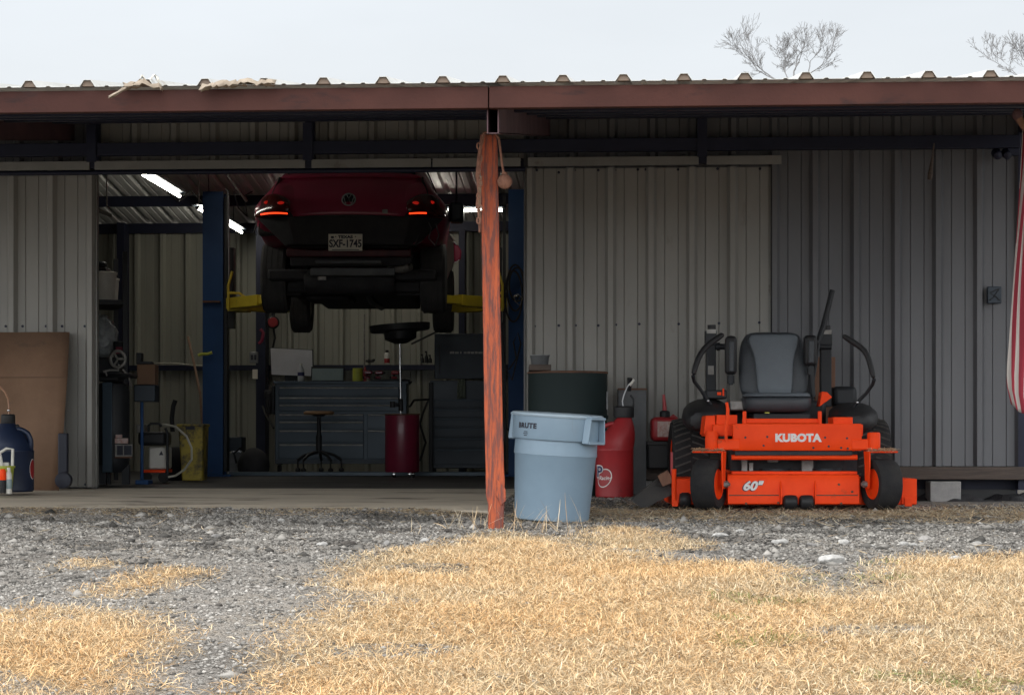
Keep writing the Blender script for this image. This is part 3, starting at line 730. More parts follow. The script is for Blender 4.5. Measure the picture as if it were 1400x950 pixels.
# girt along the back wall and the building's inner posts
zg1 = H - (497 - UY) * 25.2 / FPX
mb = MB(); mb.mm((-8.1, BACK_Y - .12, zg1 - .06), (XE - .05, BACK_Y - .035, zg1)); mb.build('wall_girt', M['dark_steel'], bld, world=True)
for px, sw in ((358, .055), (167, .045), (632, .035)):
    x = X_at(px, 25.3); mb = MB(); mb.mm((x - sw, 25.22, 0), (x + sw, 25.46, 2.9 if px != 632 else 2.8)); mb.build('inner_post', M['dark_steel'], bld, world=True)
for x in (-7.0, XR + .4):
    mb = MB(); mb.mm((x, YW + .1, 0.0), (x + .1, YW + .2, zroof(YW) - .1)); mb.build('inner_post', M['dark_steel'], bld, world=True)

# lighter torn flashing and crumpled sheet on the eave
def crumple(name, pts, wid, m, seed):
    r = random.Random(seed); mb = MB(); rows = []
    for i, (px, py, yy) in enumerate(pts):
        p_ = W(px, py, yy); row = []
        for j in range(5):
            t = j / 4 - .5; row.append((p_.x + r.uniform(-.008, .008), p_.y + t * wid * .6 + r.uniform(-.006, .006), p_.z + (abs(t) * -.5 * wid) + r.uniform(-.007, .009)))
        rows.append(row)
    mb.sheet(rows); return mb.build(name, m, smooth=25, solid=.003, weld=False)
M['flash'] = mat('torn tan flashing', (.34, .28, .215), (.22, .175, .13), 14, .7)
def strip(px0, py0, px1, py1, n, jx, jy, sd_, hump=0):
    r = random.Random(sd_)
    return [(px0 + (px1 - px0) * i / n + r.uniform(-jx, jx), py0 + (py1 - py0) * i / n - hump * math.sin(math.pi * i / n) + r.uniform(-jy, jy), 11.06) for i in range(n + 1)]
fl = thing('torn_flashing', 'torn pale strip of flashing curling off the roof edge over the door', 'flashing', W(185, 120, 11.05))
a_ = crumple('strip', [(150, 131, 10.98), (158, 128, 11.0), (166, 121, 11.02), (175, 118, 11.05), (184, 112, 11.07), (192, 108, 11.1)], .06, M['flash'], 3)
b_ = crumple('sheet', strip(170, 116, 222, 118, 10, 1, 1.5, 4, 6), .09, M['flash'], 5)
c_ = crumple('curl', [(191, 112, 11.1), (194, 103, 11.1), (200, 111, 11.12), (207, 108, 11.1), (212, 103, 11.12), (215, 108, 11.1), (222, 117, 11.14)], .03, M['white_plastic'], 6)
for o in (a_, b_, c_): o.parent = fl; o.location = -fl.location
o = crumple('crumpled_flashing', strip(274, 117, 376, 111, 22, 1, 1.4, 9, 4), .10, M['flash'], 8)
tag(o, 'crumpled tan flashing lying over the roof ribs above the red car', 'flashing')

# fittings on the outer wall
F = Frame(1359, 415, depth(X_at(1359, 16.58), 16.58))
ob = thing('outlet_box', 'small blue grey square vent box on the wall beside the flag', 'vent box', F.loc, 0)
mb = MB(); mb.mm((-.05, -.03, 0), (.05, .03, .125)); mb.build('box', M['slate_dark'], ob, bevel=.004)
mb = MB(); mb.tube([(-.04, -.034, .02), (.0, -.034, .05), (-.03, -.034, .08), (.035, -.034, .11)], .004, 6); mb.tube([(.04, -.034, .02), (.0, -.034, .06), (.03, -.034, .1)], .004, 6); mb.build('wire', M['frame_black'], ob)
F = Frame(1272, 245, depth(X_at(1272, 16.4), 16.36)); 
o = MB().tube([F.p(1277, 196), F.p(1275, 215), F.p(1272, 238), F.p(1271, 246)], [.006, .008, .019, .017], 10).build('hanging_bat', M['plank']); at_frame(o, F)
tag(o, 'dark tapered wooden bat hanging from the header beam', 'bat')
F = Frame(1376, 218, depth(X_at(1376, 16.4), 16.42))
fl_ = thing('flood_light', 'small twin headed security light under the header beam near the flag', 'security light', F.loc, A)
mb = MB(); mb.boxp(F, 1378, 203, 1394, 212, -.02, .06); mb.build('bracket', M['dark_steel'], fl_, bevel=.003)
for q in (1363, 1376):
    mb = MB(); c = F.p(q, 211); mb.lathe([(.012, -.05), (.03, -.04), (.038, .03), (.02, .05)], (0, 0, 0), 14, 'y'); mb.xf(Matrix.Rotation(R(25), 4, 'X')); mb.move(c); mb.build('lamp_head', M['dark_steel'], fl_)
# ---------------------------------------------------------------- the orange post with its rope and float
F = Frame(677, 721, 11.85)
post = thing('support_post', 'weathered orange wooden post under the eave, splintered near its foot', 'post', F.loc, A)
mb = MB(); rings = []
for py, x0, x1 in ((724, 667, 688), (700, 667, 689), (688, 667, 690), (676, 664, 690), (655, 664, 690), (640, 664, 689), (560, 662, 687), (420, 660, 684), (300, 658, 682), (200, 657, 680), (184, 656.5, 679)):
    a, b = F.p(x0, py), F.p(x1, py); d = .092; j = .0015 * math.sin(py * 1.7)
    rings.append([(a.x, 0, a.z), (a.x + .02, -.003 + j, a.z), (b.x - .02, -.003 - j, a.z), (b.x, 0, a.z), (b.x, d, a.z), (a.x, d, a.z)])
mb.loft(rings); mb.build('timber', M['post'], post, bevel=.006)
mb = MB(); q = lambda x, y, d: F.p(x, y, d)
mb.prism([(q(680, 655, 0).x, q(0, 655, 0).z), (q(691, 668, 0).x, q(0, 668, 0).z), (q(692, 684, 0).x, q(0, 684, 0).z), (q(685, 691, 0).x, q(0, 691, 0).z), (q(678, 676, 0).x, q(0, 676, 0).z)], 'y', -.012, .03)
mb.build('splinter', M['post'], post, bevel=.003)
F2 = Frame(690, 248, 11.80)
rp = thing('rope_and_float', 'rusty rope looped over the orange post top with a round ball on its end', 'rope', F2.loc, A)
mb = MB(); mb.tube([F2.p(x, y, d) for x, y, d in ((661, 182, .02), (668, 181, 0), (677, 182, 0), (682, 190, 0), (684, 205, 0), (686, 222, 0), (689, 240, 0))], .0065, 8); mb.build('rope', M['rope'], rp)
mb = MB(); mb.sph(F2.p(690, 248.5), 10.2 * F2.k, nu=28, nv=18); mb.tube([F2.p(686, 238), F2.p(690, 236), F2.p(693, 238)], .006, 6); mb.build('ball', M['rope'], rp)
mb = MB()
pts = [(661, 183), (659, 192), (656, 205), (655, 222), (653, 240), (655, 262), (653, 280), (656, 300), (656, 318)]
mb.tube([F2.p(x, y, -.01) for x, y in pts], [.010, .012, .009, .013, .012, .009, .011, .009, .006], 7); mb.build('hanging_end', M['rope'], rp)
for k in range(7):
    c = F2.p(655.5 + (1.3 if k % 2 else -1.2), 200 + k * 17, -.016); r_ = .0165
    mb = MB(); mb.tube([c + Vector((r_ * .55 * math.cos(t), -.004, r_ * math.sin(t))) for t in np.linspace(0, 2 * math.pi, 14)[:-1]], .0045, 6, closed=True); mb.build('chain_link', M['rope'], rp)
mb = MB(); mb.prism([(F2.x(656), F2.z(318)), (F2.x(659), F2.z(240)), (F2.x(655), F2.z(246)), (F2.x(653), F2.z(268)), (F2.x(657), F2.z(322))], 'y', -.02, 0); mb.build('torn_strip', M['stick'], rp)

# ---------------------------------------------------------------- grey trash can
F = Frame(754, 712, 13.35)
can = thing('trash_can', 'tilted blue grey plastic trash can standing beside the orange post', 'trash can', F.loc, A)
can.rotation_euler = Euler((R(1.6), R(3.4), A), 'XYZ')
k = F.k; Hc = 147 * k; r0, r1 = 51 * k, 58.5 * k
mb = MB()
zc = Hc - 35 * k
prof = [(0, .004), (r0 - .02, .004), (r0 - .004, .012), (r0, .03), (r0 + (r1 - r0) * .62, zc - .10), (r0 + (r1 - r0) * .625 + .005, zc - .093), (r0 + (r1 - r0) * .66, zc)]
pin = [(r1 - .012, Hc - .01), (r1 - .018, zc), (r0 - .008, .03), (0, .02)]
mb.lathe(prof + [(r1 - .004, zc + .004), (r1 - .002, Hc - .012)] + pin, n=64, closed=False); mb.build('body', M['can_grey'], can, bevel=.0)
mb = MB(); mb.lathe([(r1 - .008, zc - .002), (r1 + .006, zc - .002), (r1 + .009, zc + .006), (r1 + .010, Hc - .022), (r1 - .008, Hc - .022)], n=64, closed=True); mb.build('collar', M['can_grey'], can)
mb = MB(); mb.lathe([(r1 - .012, Hc - .020), (r1 + .016, Hc - .021), (r1 + .020, Hc - .012), (r1 + .017, Hc - .002), (r1 + .004, Hc + .002), (r1 - .014, Hc - .004)], n=64, closed=True); mb.build('rim', M['can_rim'], can)
for az in (-38, 142):
    hd = part_empty('handle', can, (0, 0, 0), (0, 0, R(az)))
    mb = MB(); y0 = r1 - .002; hz0, hz1 = zc - .012, Hc - .016
    for s_ in (-1, 1):
        mb.loft([[(y0, s_ * .070 + t, hz1), (y0 + .046, s_ * .066 + t, hz1)] + [(y0 + .046, s_ * .084 + t, hz0), (y0, s_ * .088 + t, hz0)] for t in (-.005, .005)])
    mb.mm((y0, -.080, hz0 - .004), (y0 + .049, .080, hz0 + .014)); mb.mm((y0, -.072, Hc - .024), (y0 + .052, .072, Hc - .008))
    mb.build('grip', M['can_grey'], hd, bevel=.004)
    mb = MB(); mb.mm((y0 - .001, -.05, zc + .045), (y0 + .012, .02, zc + .055)); mb.build('rib', M['can_grey'], hd, bevel=.003)
def wrap(mb, r, z, ang):
    out = []
    for x, y, zz in mb.v:
        t = ang + x / r; rr = r + max(0, -y) + .0005
        out.append((rr * math.sin(t), -rr * math.cos(t), z + zz))
    mb.v = out; return mb
ang = math.asin((721 - 766) / 62.0)
mb = text_mb('BRUTE', .042, .0022, .0004, sx=1.08, spacing=1.12); wrap(mb, r1 + .0105, Hc - 18 * k, ang + .05); mb.build('lettering', M['ink'], can, smooth=0, weld=False)
mb = MB()
for i, (w_, zz) in enumerate(((.030, 25), (.036, 27.5), (.026, 30))): 
    t = MB().box((0, 0, 0), (w_, .0006, .005)); wrap(t, r1 + .0105, Hc - (zz + 1) * k, ang + .03); mb.add(t.v, t.f)
mb.build('small_print', M['ink'], can, smooth=0)

# ---------------------------------------------------------------- dark drum with a pail on a board
F = Frame(776, 687, 16.02)
dr = thing('steel_drum', 'tall dark green steel drum with a rusty rim behind the trash can', 'drum', F.loc, A)
k = F.k; r = 54 * k; h = 177 * k
prof = [(0, 0), (r, 0), (r, .02)]
for z0 in (h * .33, h * .66): prof += [(r, z0 - .02), (r + .010, z0 - .008), (r + .010, z0 + .008), (r, z0 + .02)]
prof += [(r, h), (r - .006, h), (r - .006, h - .3), (0, h - .3)]
mb = MB(); mb.lathe(prof, n=48); mb.build('shell', M['barrel'], dr)
mb = MB(); mb.lathe([(r - .008, h - .006), (r + .007, h - .006), (r + .009, h + .003), (r, h + .009), (r - .008, h + .004)], n=48, closed=True); mb.build('rim', M['rust'], dr)
mb = MB(); mb.boxp(F, 826, 535, 831, 560, -.06, -.03); mb.build('bracket', M['galv'], dr)
F = Frame(737, 508, 15.95)
o = MB().mm((F.x(723), -.17, 0), (F.x(753), .30, F.z(500))).build('wood_board', M['plank'], bevel=.004); at_frame(o, F); tag(o, 'short piece of old board lying across the dark drum under the pail', 'board')
o.location.z += .004
F = Frame(738, 500, 15.95); k = F.k
pl = thing('metal_pail', 'small galvanised pail sitting on the board over the dark drum', 'pail', F.loc, A); pl.location.z += .004
mb = MB(); mb.lathe([(0, 0), (11.5 * k, 0), (12.8 * k, 11 * k), (13.6 * k, 13.5 * k), (12.6 * k, 13.5 * k), (11 * k, .004), (0, .004)], n=28); mb.build('bucket', M['dull_galv'], pl)
mb = MB(); mb.tube([(13.6 * k * math.cos(t), 13.6 * k * math.sin(t), 13.2 * k) for t in np.linspace(0, 2 * math.pi, 29)[:-1]], .004, 6, closed=True); mb.build('rim', M['galv'], pl)

# ---------------------------------------------------------------- jugs
def utility_jug(F, rb, hb, name, label, m, flip=1, sh=0.0):
    """round shouldered fuel jug: body, arched side handle, screw cap"""
    j = thing(name, label, 'fuel jug', F.loc, A)
    mb = MB(); mb.lathe([(0, 0), (rb * .93, 0), (rb, .012), (rb, hb * .58), (rb * 1.012, hb * .585), (rb * 1.012, hb * .60), (rb * .98, hb * .615), (rb * .94, hb * .69), (rb * .83, hb * .79), (rb * .64, hb * .89), (rb * .46, hb * .96), (rb * .36, hb), (0, hb)], n=40)
    lean = lambda z: sh * max(0, z / hb - .6) / .4
    mb.v = [(x + lean(z), y, z) for x, y, z in mb.v]
    mb.build('body', m, j)
    pts = [(flip * rb * .36, -.2 * rb, hb * .90), (flip * rb * .56, -.22 * rb, hb * .925), (flip * rb * .80, -.22 * rb, hb * .86), (flip * rb * .93, -.2 * rb, hb * .74), (flip * rb * .90, -.15 * rb, hb * .61)]
    P = [Vector((q[0] + (lean(q[2]) if i < 2 else 0), q[1], q[2])) for i, q in enumerate(pts)]; P2 = []
    for i in range(len(P) - 1):
        for t in (0, .5): P2.append(P[i].lerp(P[i + 1], t))
    P2.append(P[-1])
    mb = MB(); mb.tube(P2, rb * .125, 10); mb.build('handle', m, j, sub=1)
    return j
F = Frame(840, 680, 15.6); k = F.k
RJ = utility_jug(F, 26 * k, 110 * k, 'red_fuel_jug', 'round red racing fuel jug with a curved clear hose beside the trash can', M['red_plastic'], flip=-1, sh=14 * k)
hb, rb = 110 * k, 26 * k
mb = MB(); mb.lathe([(0, hb - .004), (rb * .52, hb - .004), (rb * .54, hb + .01), (rb * .54, hb + 13 * k), (rb * .44, hb + 15 * k), (0, hb + 15 * k)], (F.x(853), 0, 0), n=24); mb.build('cap', M['black_plastic'], RJ)
mb = MB(); mb.tube([F.p(852, 557, 0), F.p(851, 548, 0), F.p(853, 540, -.01), F.p(857, 530, -.02), F.p(861, 524, -.02)], .0048, 8); mb.build('hose', M['clear'], RJ)
mb = MB(); mb.tube([F.p(862, 540, .05), F.p(866, 546, .05), F.p(866, 556, .04), F.p(862, 561, .02)], .007, 8); mb.tube([F.p(860, 534, .03), F.p(861, 517, .0)], [.016, .018], 10); mb.build('nozzle', M['black_plastic'], RJ)
mb = MB(); mb.tube([F.p(861, 527, -.03), F.p(867, 519, -.03)], [.010, .010], 10); mb.build('hose_tip', M['white_plastic'], RJ)
# the red oval badge with a dark blue letter above it
def on_jug(mb, px, py, dz=.001):
    c = F.p(px, py); mb.v = [((rb + dz + max(0, -y)) * math.sin(math.asin(max(-.98, min(.98, c.x / rb))) + x / rb), -(rb + dz + max(0, -y)) * math.cos(math.asin(max(-.98, min(.98, c.x / rb))) + x / rb), c.z + z) for x, y, z in mb.v]; return mb
def disc(rx, rz, n=36, y=0, tilt=0.0):
    mb = MB(); rows = [[(rx * s_ * math.cos(t), y, rz * s_ * math.sin(t) + tilt * rx * s_ * math.cos(t)) for t in np.linspace(0, 2 * math.pi, n)] for s_ in (.001, .35, .7, 1.0)]; return mb.sheet(rows)
on_jug(disc(11.5 * k, 12.5 * k, tilt=.25), 825, 653, .0015).build('badge_border', M['white_paint'], RJ, smooth=0)
on_jug(disc(10.3 * k, 11.2 * k, tilt=.25), 825, 653, .0025).build('badge', M['red_plastic'], RJ, smooth=0)
on_jug(text_mb('Racing', .038, .0005, .0004, shear=.3), 826, 653, .0035).build('lettering', M['white_paint'], RJ, smooth=0, weld=False)
on_jug(text_mb('P', .112, .008, .0004), 819.5, 645, .0045).build('letter_border', M['white_paint'], RJ, smooth=0, weld=False)
on_jug(text_mb('P', .108, .003, .0004), 819.5, 645, .0055).build('letter', M['navy_ink'], RJ, smooth=0, weld=False)

F = Frame(16, 672, 15.75); k = F.k
BJ = utility_jug(F, 30 * k, 93 * k, 'blue_fuel_jug', 'deep blue utility jug with an amber hose in front of the cardboard', M['blue_plastic'], flip=1, sh=-6 * k)
mb = MB(); mb.lathe([(0, 92 * k), (9 * k, 92 * k), (9.6 * k, 93.5 * k), (9.6 * k, 104 * k), (8 * k, 106 * k), (0, 106 * k)], (F.x(11), 0, 0), n=22); mb.build('cap', M['black_plastic'], BJ)
mb = MB(); mb.tube([F.p(12, 567), F.p(12.5, 556), F.p(11, 545), F.p(7, 536), F.p(0, 529), F.p(-8, 526), F.p(-16, 530), F.p(-20, 540)], .0075, 8); mb.build('hose', M['hose_clear'], BJ)
mb = MB(); mb.sph(F.p(12, 561), .011); mb.build('hose_clamp', M['chrome'], BJ)
mb = MB(); mb.sph(F.p(24, 583, -.03), .014, (1, 1, 1.2)); mb.build('vent_plug', M['black_plastic'], BJ)
rb = 30 * k
mb = disc(7 * k, 13 * k); c = F.p(42, 641); mb.v = [((rb + .0015) * math.sin(math.asin(.985) + x / rb), -(rb + .0015) * math.cos(math.asin(.985) + x / rb), c.z + z) for x, y, z in mb.v]; mb.build('badge', M['red_plastic'], BJ, smooth=0)
mb = disc(7.8 * k, 14 * k); mb.v = [((rb + .0007) * math.sin(math.asin(.985) + x / rb), -(rb + .0007) * math.cos(math.asin(.985) + x / rb), c.z + z) for x, y, z in mb.v]; mb.build('badge_border', M['white_paint'], BJ, smooth=0)

F = Frame(2, 672, 15.45); k = F.k
lb = thing('lime_bucket', 'small lime green bucket standing before the blue jug', 'bucket', F.loc, A)
mb = MB(); mb.lathe([(0, 0), (14 * k, 0), (17 * k, 34 * k), (15.5 * k, 34 * k), (13 * k, .01), (0, .01)], n=30); mb.build('tub', M['lime'], lb)
mb = MB(); mb.lathe([(16 * k, 32.5 * k), (18.5 * k, 32.5 * k), (18.5 * k, 35.5 * k), (16 * k, 35.5 * k)], n=30, closed=True); mb.build('rim', M['lime'], lb)
F2 = Frame(6, 637, 15.45)
sp = thing('white_scoop', 'white plastic scoop sticking out of the lime green bucket', 'scoop', F2.loc, A)
mb = MB(); mb.tube([F2.p(17, 637), F2.p(17.5, 614), F2.p(9, 613), F2.p(-2, 620)], .011, 8); mb.tube([F2.p(0, 620), F2.p(3, 637)], .010, 8); mb.build('handle', M['white_plastic'], sp, bevel=0)
mb = MB(); mb.boxp(F2, -6, 632, 12, 655, .02, .05); mb.build('blade', M['white_plastic'], sp, bevel=.004)
F = Frame(12, 675, 15.30); k = F.k
ac = thing('spray_can', 'slim aerosol can with a pale label touching the lime green bucket', 'spray can', F.loc, A)
mb = MB(); mb.lathe([(0, 0), (4.2 * k, 0), (4.4 * k, .004), (4.4 * k, 26 * k), (3.2 * k, 30 * k), (0, 30 * k)], n=20); mb.build('can', M['white_plastic'], ac)
mb = MB(); mb.lathe([(2.6 * k, 29 * k), (2.6 * k, 36 * k), (0, 36 * k)], n=16); mb.build('cap', M['white_plastic'], ac)
mb = MB(); mb.lathe([(4.45 * k, 7 * k), (4.55 * k, 7.2 * k), (4.55 * k, 20 * k), (4.45 * k, 20.2 * k)], n=20, closed=True); mb.build('label_band', M['screen_teal'], ac)
F = Frame(4, 674, 15.28); k = F.k
ac2 = thing('spray_can', 'orange and black aerosol can before the lime green bucket', 'spray can', F.loc, A)
mb = MB(); mb.lathe([(0, 0), (4.2 * k, 0), (4.4 * k, .004), (4.4 * k, 20 * k), (0, 20 * k)], n=20); mb.build('can', M['black_plastic'], ac2)
mb = MB(); mb.lathe([(4.42 * k, 18 * k), (4.55 * k, 18.2 * k), (4.2 * k, 30 * k), (3.0 * k, 33 * k), (0, 33 * k)], n=20); mb.build('cap', M['orange'], ac2)

# cardboard leaning on the door
F = Frame(30, 671, depth(X_at(30, 16.2), 16.2))
cb = thing('cardboard_sheet', 'large sheet of stained brown cardboard leaning against the sliding door', 'cardboard', F.loc, 0)
h = F.z(452); x0, x1 = F.x(-90), F.x(84); hf = F.z(515)
pr = [(0, 0), (hf * .5, .085), (hf, .165), (hf + .004, .17), (h, .25)]
mb = MB(); rows = []
for z, y in pr:
    rows.append([(x0 + (x1 - x0 - (.012 if z < .1 else .0) + .004 * math.sin(z * 9)) * i / 14, y + .012 * math.sin(i * .8 + z * 2), z) for i in range(15)])
mb.sheet(rows); mb.build('sheet', M['card'], cb, smooth=30, solid=.007, weld=False)
mb = MB(); mb.sheet([[(x0 + (x1 - x0) * i / 14, .165 - .0075 + .012 * math.sin(i * .8 + hf * 2), hf - .004) for i in range(15)], [(x0 + (x1 - x0) * i / 14, .171 - .0075 + .012 * math.sin(i * .8 + hf * 2), hf + .002) for i in range(15)]]); mb.build('crease', M['card_stain'], cb, smooth=0)

F = Frame(88, 667, 16.15)
ht = thing('hand_truck', 'dark upright with a dirty round wheel tucked beside the cardboard', 'hand truck', F.loc, A)
mb = MB(); mb.boxp(F, 79, 592, 91.5, 664, .05, .12); mb.build('upright', M['ink'], ht, bevel=.008)
mb = MB(); mb.lathe([(0, -.05), (.04, -.05), (.058, -.04), (.062, 0), (.058, .04), (.04, .05), (0, .05)], (.0, -.02, .058), n=24, axis='y'); mb.build('wheel', M['ink'], ht)

# behind the red jug: a leaning sheet, the small can on its crate
F = Frame(864, 676, 16.2)
gs = thing('sheet_metal_duct', 'dull grey sheet metal box duct standing behind the red fuel jug', 'duct', F.loc, A)
mb = MB(); x0, x1, zt = F.x(846), F.x(883), F.z(531)
mb.loft([[(x0, 0, z), (x1, 0, z), (x1, .2, z), (x0, .2, z)] for z in (0, zt)], cap=False); mb.build('duct', M['dull_galv'], gs, smooth=0, solid=.006)
mb = MB(); mb.mm((x0 - .008, -.010, zt - .012), (x1 + .008, -.004, zt + .002)); mb.build('flange', M['rust'], gs)
F = Frame(910, 641, 16.1)
cr = thing('black_crate', 'low black plastic crate holding the small red gas can by the rear tyre', 'crate', F.loc, A)
mb = MB(); mb.mm((F.x(886), 0, F.z(641)), (F.x(930), .26, F.z(604))); mb.build('box', M['black_plastic'], cr, bevel=.012)
mb = MB(); mb.mm((F.x(884), -.01, F.z(609)), (F.x(932), .27, F.z(603))); mb.build('lip', M['black_plastic'], cr, bevel=.006)
cr.location.z = F.zb
F = Frame(910, 603, 16.12); k = F.k
gc = thing('gas_can', 'small square red gas can with an upright spout next to the mower', 'gas can', F.loc, A)
mb = MB(); mb.mm((-19 * k, 0, 0), (19 * k, .2, 33 * k)); mb.build('body', M['red_plastic'], gc, bevel=.035, seg=4)
mb = MB(); mb.lathe([(0, 32 * k), (7 * k, 32 * k), (7 * k, 40 * k), (5 * k, 42 * k), (0, 42 * k)], (0, .09, 0), n=20); mb.build('collar', M['black_plastic'], gc)
mb = MB(); mb.tube([(0, .09, 41 * k), (-.5 * k, .09, 50 * k), (-1.5 * k, .09, 64 * k)], [3.4 * k, 2.6 * k, 1.8 * k], 12); mb.build('spout', M['red_plastic'], gc)
mb = MB(); mb.mm((-11 * k, -.004, 6 * k), (9 * k, .002, 27 * k)); mb.build('paper_label', M['label_white'], gc)
mb = MB(); mb.tube([(8 * k, .05, 32 * k), (11 * k, .05, 35 * k), (15 * k, .05, 32 * k), (18.5 * k, .05, 24 * k)], .012, 8); mb.build('handle', M['red_plastic'], gc)
F = Frame(1128, 655, 16.3)
wb = MB().boxp(F, 1114, 488, 1142, 655, 0, .03).build('brown_board', M['board'], bevel=.003); at_frame(wb, F); tag(wb, 'narrow reddish brown board leaning on the wall behind the mower seat', 'board')
F = Frame(900, 668, 16.25)
o = MB().boxp(F, 840, 640, 935, 656, 0, .16).build('timber_beam', M['plank'], bevel=.005); at_frame(o, F); tag(o, 'squared old timber lying on blocks below the small gas can', 'timber')
o.location.z += .0
F = Frame(862, 684, 16.28)
o = MB().boxp(F, 842, 657, 926, 690, 0, .19).build('concrete_block', M['block'], bevel=.006); at_frame(o, F); tag(o, 'shadowed concrete block under the squared timber behind the red jug', 'concrete block')

# ---------------------------------------------------------------- flag
F = Frame(1394, 540, 12.2)
fg = thing('flag', 'limp red and white striped flag hanging from a wooden pole at the wall end', 'flag', F.loc, A)
mb = MB(); mb.tube([F.p(1392, 160), F.p(1399, 172), F.p(1480, 262)], [.022, .02, .018], 12); mb.build('pole', M['board'], fg)
mb = MB(); mb.sph(F.p(1391, 157), .030, (1, 1, 1.1)); mb.build('finial', M['rafter'], fg)
fm = bpy.data.materials.new('red and white stripes'); fm.use_nodes = True; t = fm.node_tree; pb = t.nodes['Principled BSDF']; pb.inputs['Roughness'].default_value = .85
at_ = t.nodes.new('ShaderNodeUVMap'); sx__ = t.nodes.new('ShaderNodeSeparateXYZ'); t.links.new(at_.outputs[0], sx__.inputs[0])
ml = t.nodes.new('ShaderNodeMath'); ml.operation = 'MULTIPLY'; ml.inputs[1].default_value = 15; t.links.new(sx__.outputs[0], ml.inputs[0])
fr = t.nodes.new('ShaderNodeMath'); fr.operation = 'FRACT'; t.links.new(ml.outputs[0], fr.inputs[0])
gt = t.nodes.new('ShaderNodeMath'); gt.operation = 'GREATER_THAN'; gt.inputs[1].default_value = .48; t.links.new(fr.outputs[0], gt.inputs[0])
mc = t.nodes.new('ShaderNodeMix'); mc.data_type = 'RGBA'; mc.inputs[6].default_value = (.36, .325, .30, 1); mc.inputs[7].default_value = (.22, .014, .028, 1); t.links.new(gt.outputs[0], mc.inputs[0]); t.links.new(mc.outputs[2], pb.inputs['Base Color'])
nu, nv = 90, 60; vs_, uvs = [], []
for j in range(nv + 1):
    v = j / nv; row = []
    for i in range(nu + 1):
        u = i / nu
        top_y = 175 + u * 95; left = 1398 - 20 * min(1, v * 1.15) ** 1.2 + (6 * max(0, v - .93) / .07)
        right = 1478 - 30 * v
        px = left + (right - left) * (u ** (1 - .25 * v)); bot = 552 + 30 * u + 10 * math.sin(u * 9)
        py = top_y + (bot - top_y) * v
        fold = .045 * math.sin(u * 24 + v * 1.3) * (.35 + .65 * v) + .02 * math.sin(u * 55 + 2 * v)
        c = F.p(px, py); vs_.append((c.x + .012 * math.cos(u * 24 + v) * v, fold, c.z)); uvs.append((u + .06 * math.sin(v * 4 + u * 8) * v + .10 * v, v))
fme = bpy.data.meshes.new('cloth'); fcs = [(j * (nu + 1) + i, j * (nu + 1) + i + 1, (j + 1) * (nu + 1) + i + 1, (j + 1) * (nu + 1) + i) for j in range(nv) for i in range(nu)]
fme.from_pydata(vs_, [], fcs); ul = fme.uv_layers.new(name='UVMap')
for lp in fme.loops: ul.data[lp.index].uv = uvs[lp.vertex_index]
link('cloth', fme, fm, fg, smooth=180, solid=.002)

# ---------------------------------------------------------------- bare trees behind the roof
def bare_tree(name, label, base, top_pts, seed, h_fork, spread, r0):
    rr = random.Random(seed); t = thing(name, label, 'tree', base)
    tr = MB(); tw = MB()
    def grow(mb_, p, d, ln, r, depth_, maxd):
        pts = [p]; q = p.copy(); dd = d.copy(); n = 5
        for i in range(n):
            dd = (dd + Vector((rr.gauss(0, .10), rr.gauss(0, .10), rr.gauss(.03, .07)))).normalized(); q = q + dd * ln / n; pts.append(q.copy())
        mb_.tube(pts, [max(.003, r * (1 - .38 * i / n)) for i in range(n + 1)], 5 if depth_ > 1 else 8, cap=False)
        if depth_ >= maxd: return
        kids = 2 if depth_ < 2 else rr.choice((2, 2, 3))
        for k_ in range(kids):
            ax = Vector((rr.gauss(0, 1), rr.gauss(0, 1), rr.gauss(0, .5))).normalized()
            nd = (dd + ax * spread * rr.uniform(.6, 1.15)).normalized(); nd.z += .06; nd.normalize()
            grow(tw, q, nd, ln * rr.uniform(.66, .90), r * .56, depth_ + 1, maxd)
        for i in (2, 3, 4):
            if rr.random() < .55 and depth_ >= 1:
                ax = Vector((rr.gauss(0, 1), rr.gauss(0, 1), rr.gauss(0, .6))).normalized()
                grow(tw, pts[i], (dd * .8 + ax * .8).normalized(), ln * rr.uniform(.38, .6), r * .4, depth_ + 2, maxd)
    b0 = Vector((0, 0, -.1))
    f0 = Vector(h_fork)
    tr.tube([b0, b0.lerp(f0, .3) + Vector((.05, 0, 0)), b0.lerp(f0, .7) - Vector((.06, 0, 0)), f0], [r0, r0 * .85, r0 * .7, r0 * .55], 12)
    for d, ln, r in top_pts: grow(tw, f0, Vector(d).normalized(), ln, r, 0, 6)
    tr.build('trunk', M['bark'], t, smooth=60); tw.build('crown', M['bark'], t, smooth=60, weld=False)
    return t
Yt = 50.0
bx_ = X_at(1084, Yt); kt = depth(bx_, Yt) / FPX; zf_ = H + (600 - 122) * kt
bare_tree('bare_tree', 'rounded leafless tree top rising behind the roof above the mower', (bx_, Yt, -.1), [((-.80, .1, .55), .50, .028), ((.16, -.1, 1.0), .41, .028), ((.85, .25, .50), .47, .024), ((-.3, .5, .9), .40, .018)], 5, (.0, 0, zf_ + .1), .72, .12)
Yt = 46.0; bx_ = X_at(1420, Yt); kt = depth(bx_, Yt) / FPX
bare_tree('bare_tree', 'leafless tree with upright twigs behind the roof near the flag', (bx_, Yt, -.1), [((-.45, .1, .9), .32, .018), ((.1, -.2, 1.0), .42, .022), ((-.95, .0, .25), .46, .014), ((.6, .2, .7), .4, .02)], 21, (.0, 0, H + (600 - 118) * kt + .1), .6, .13)
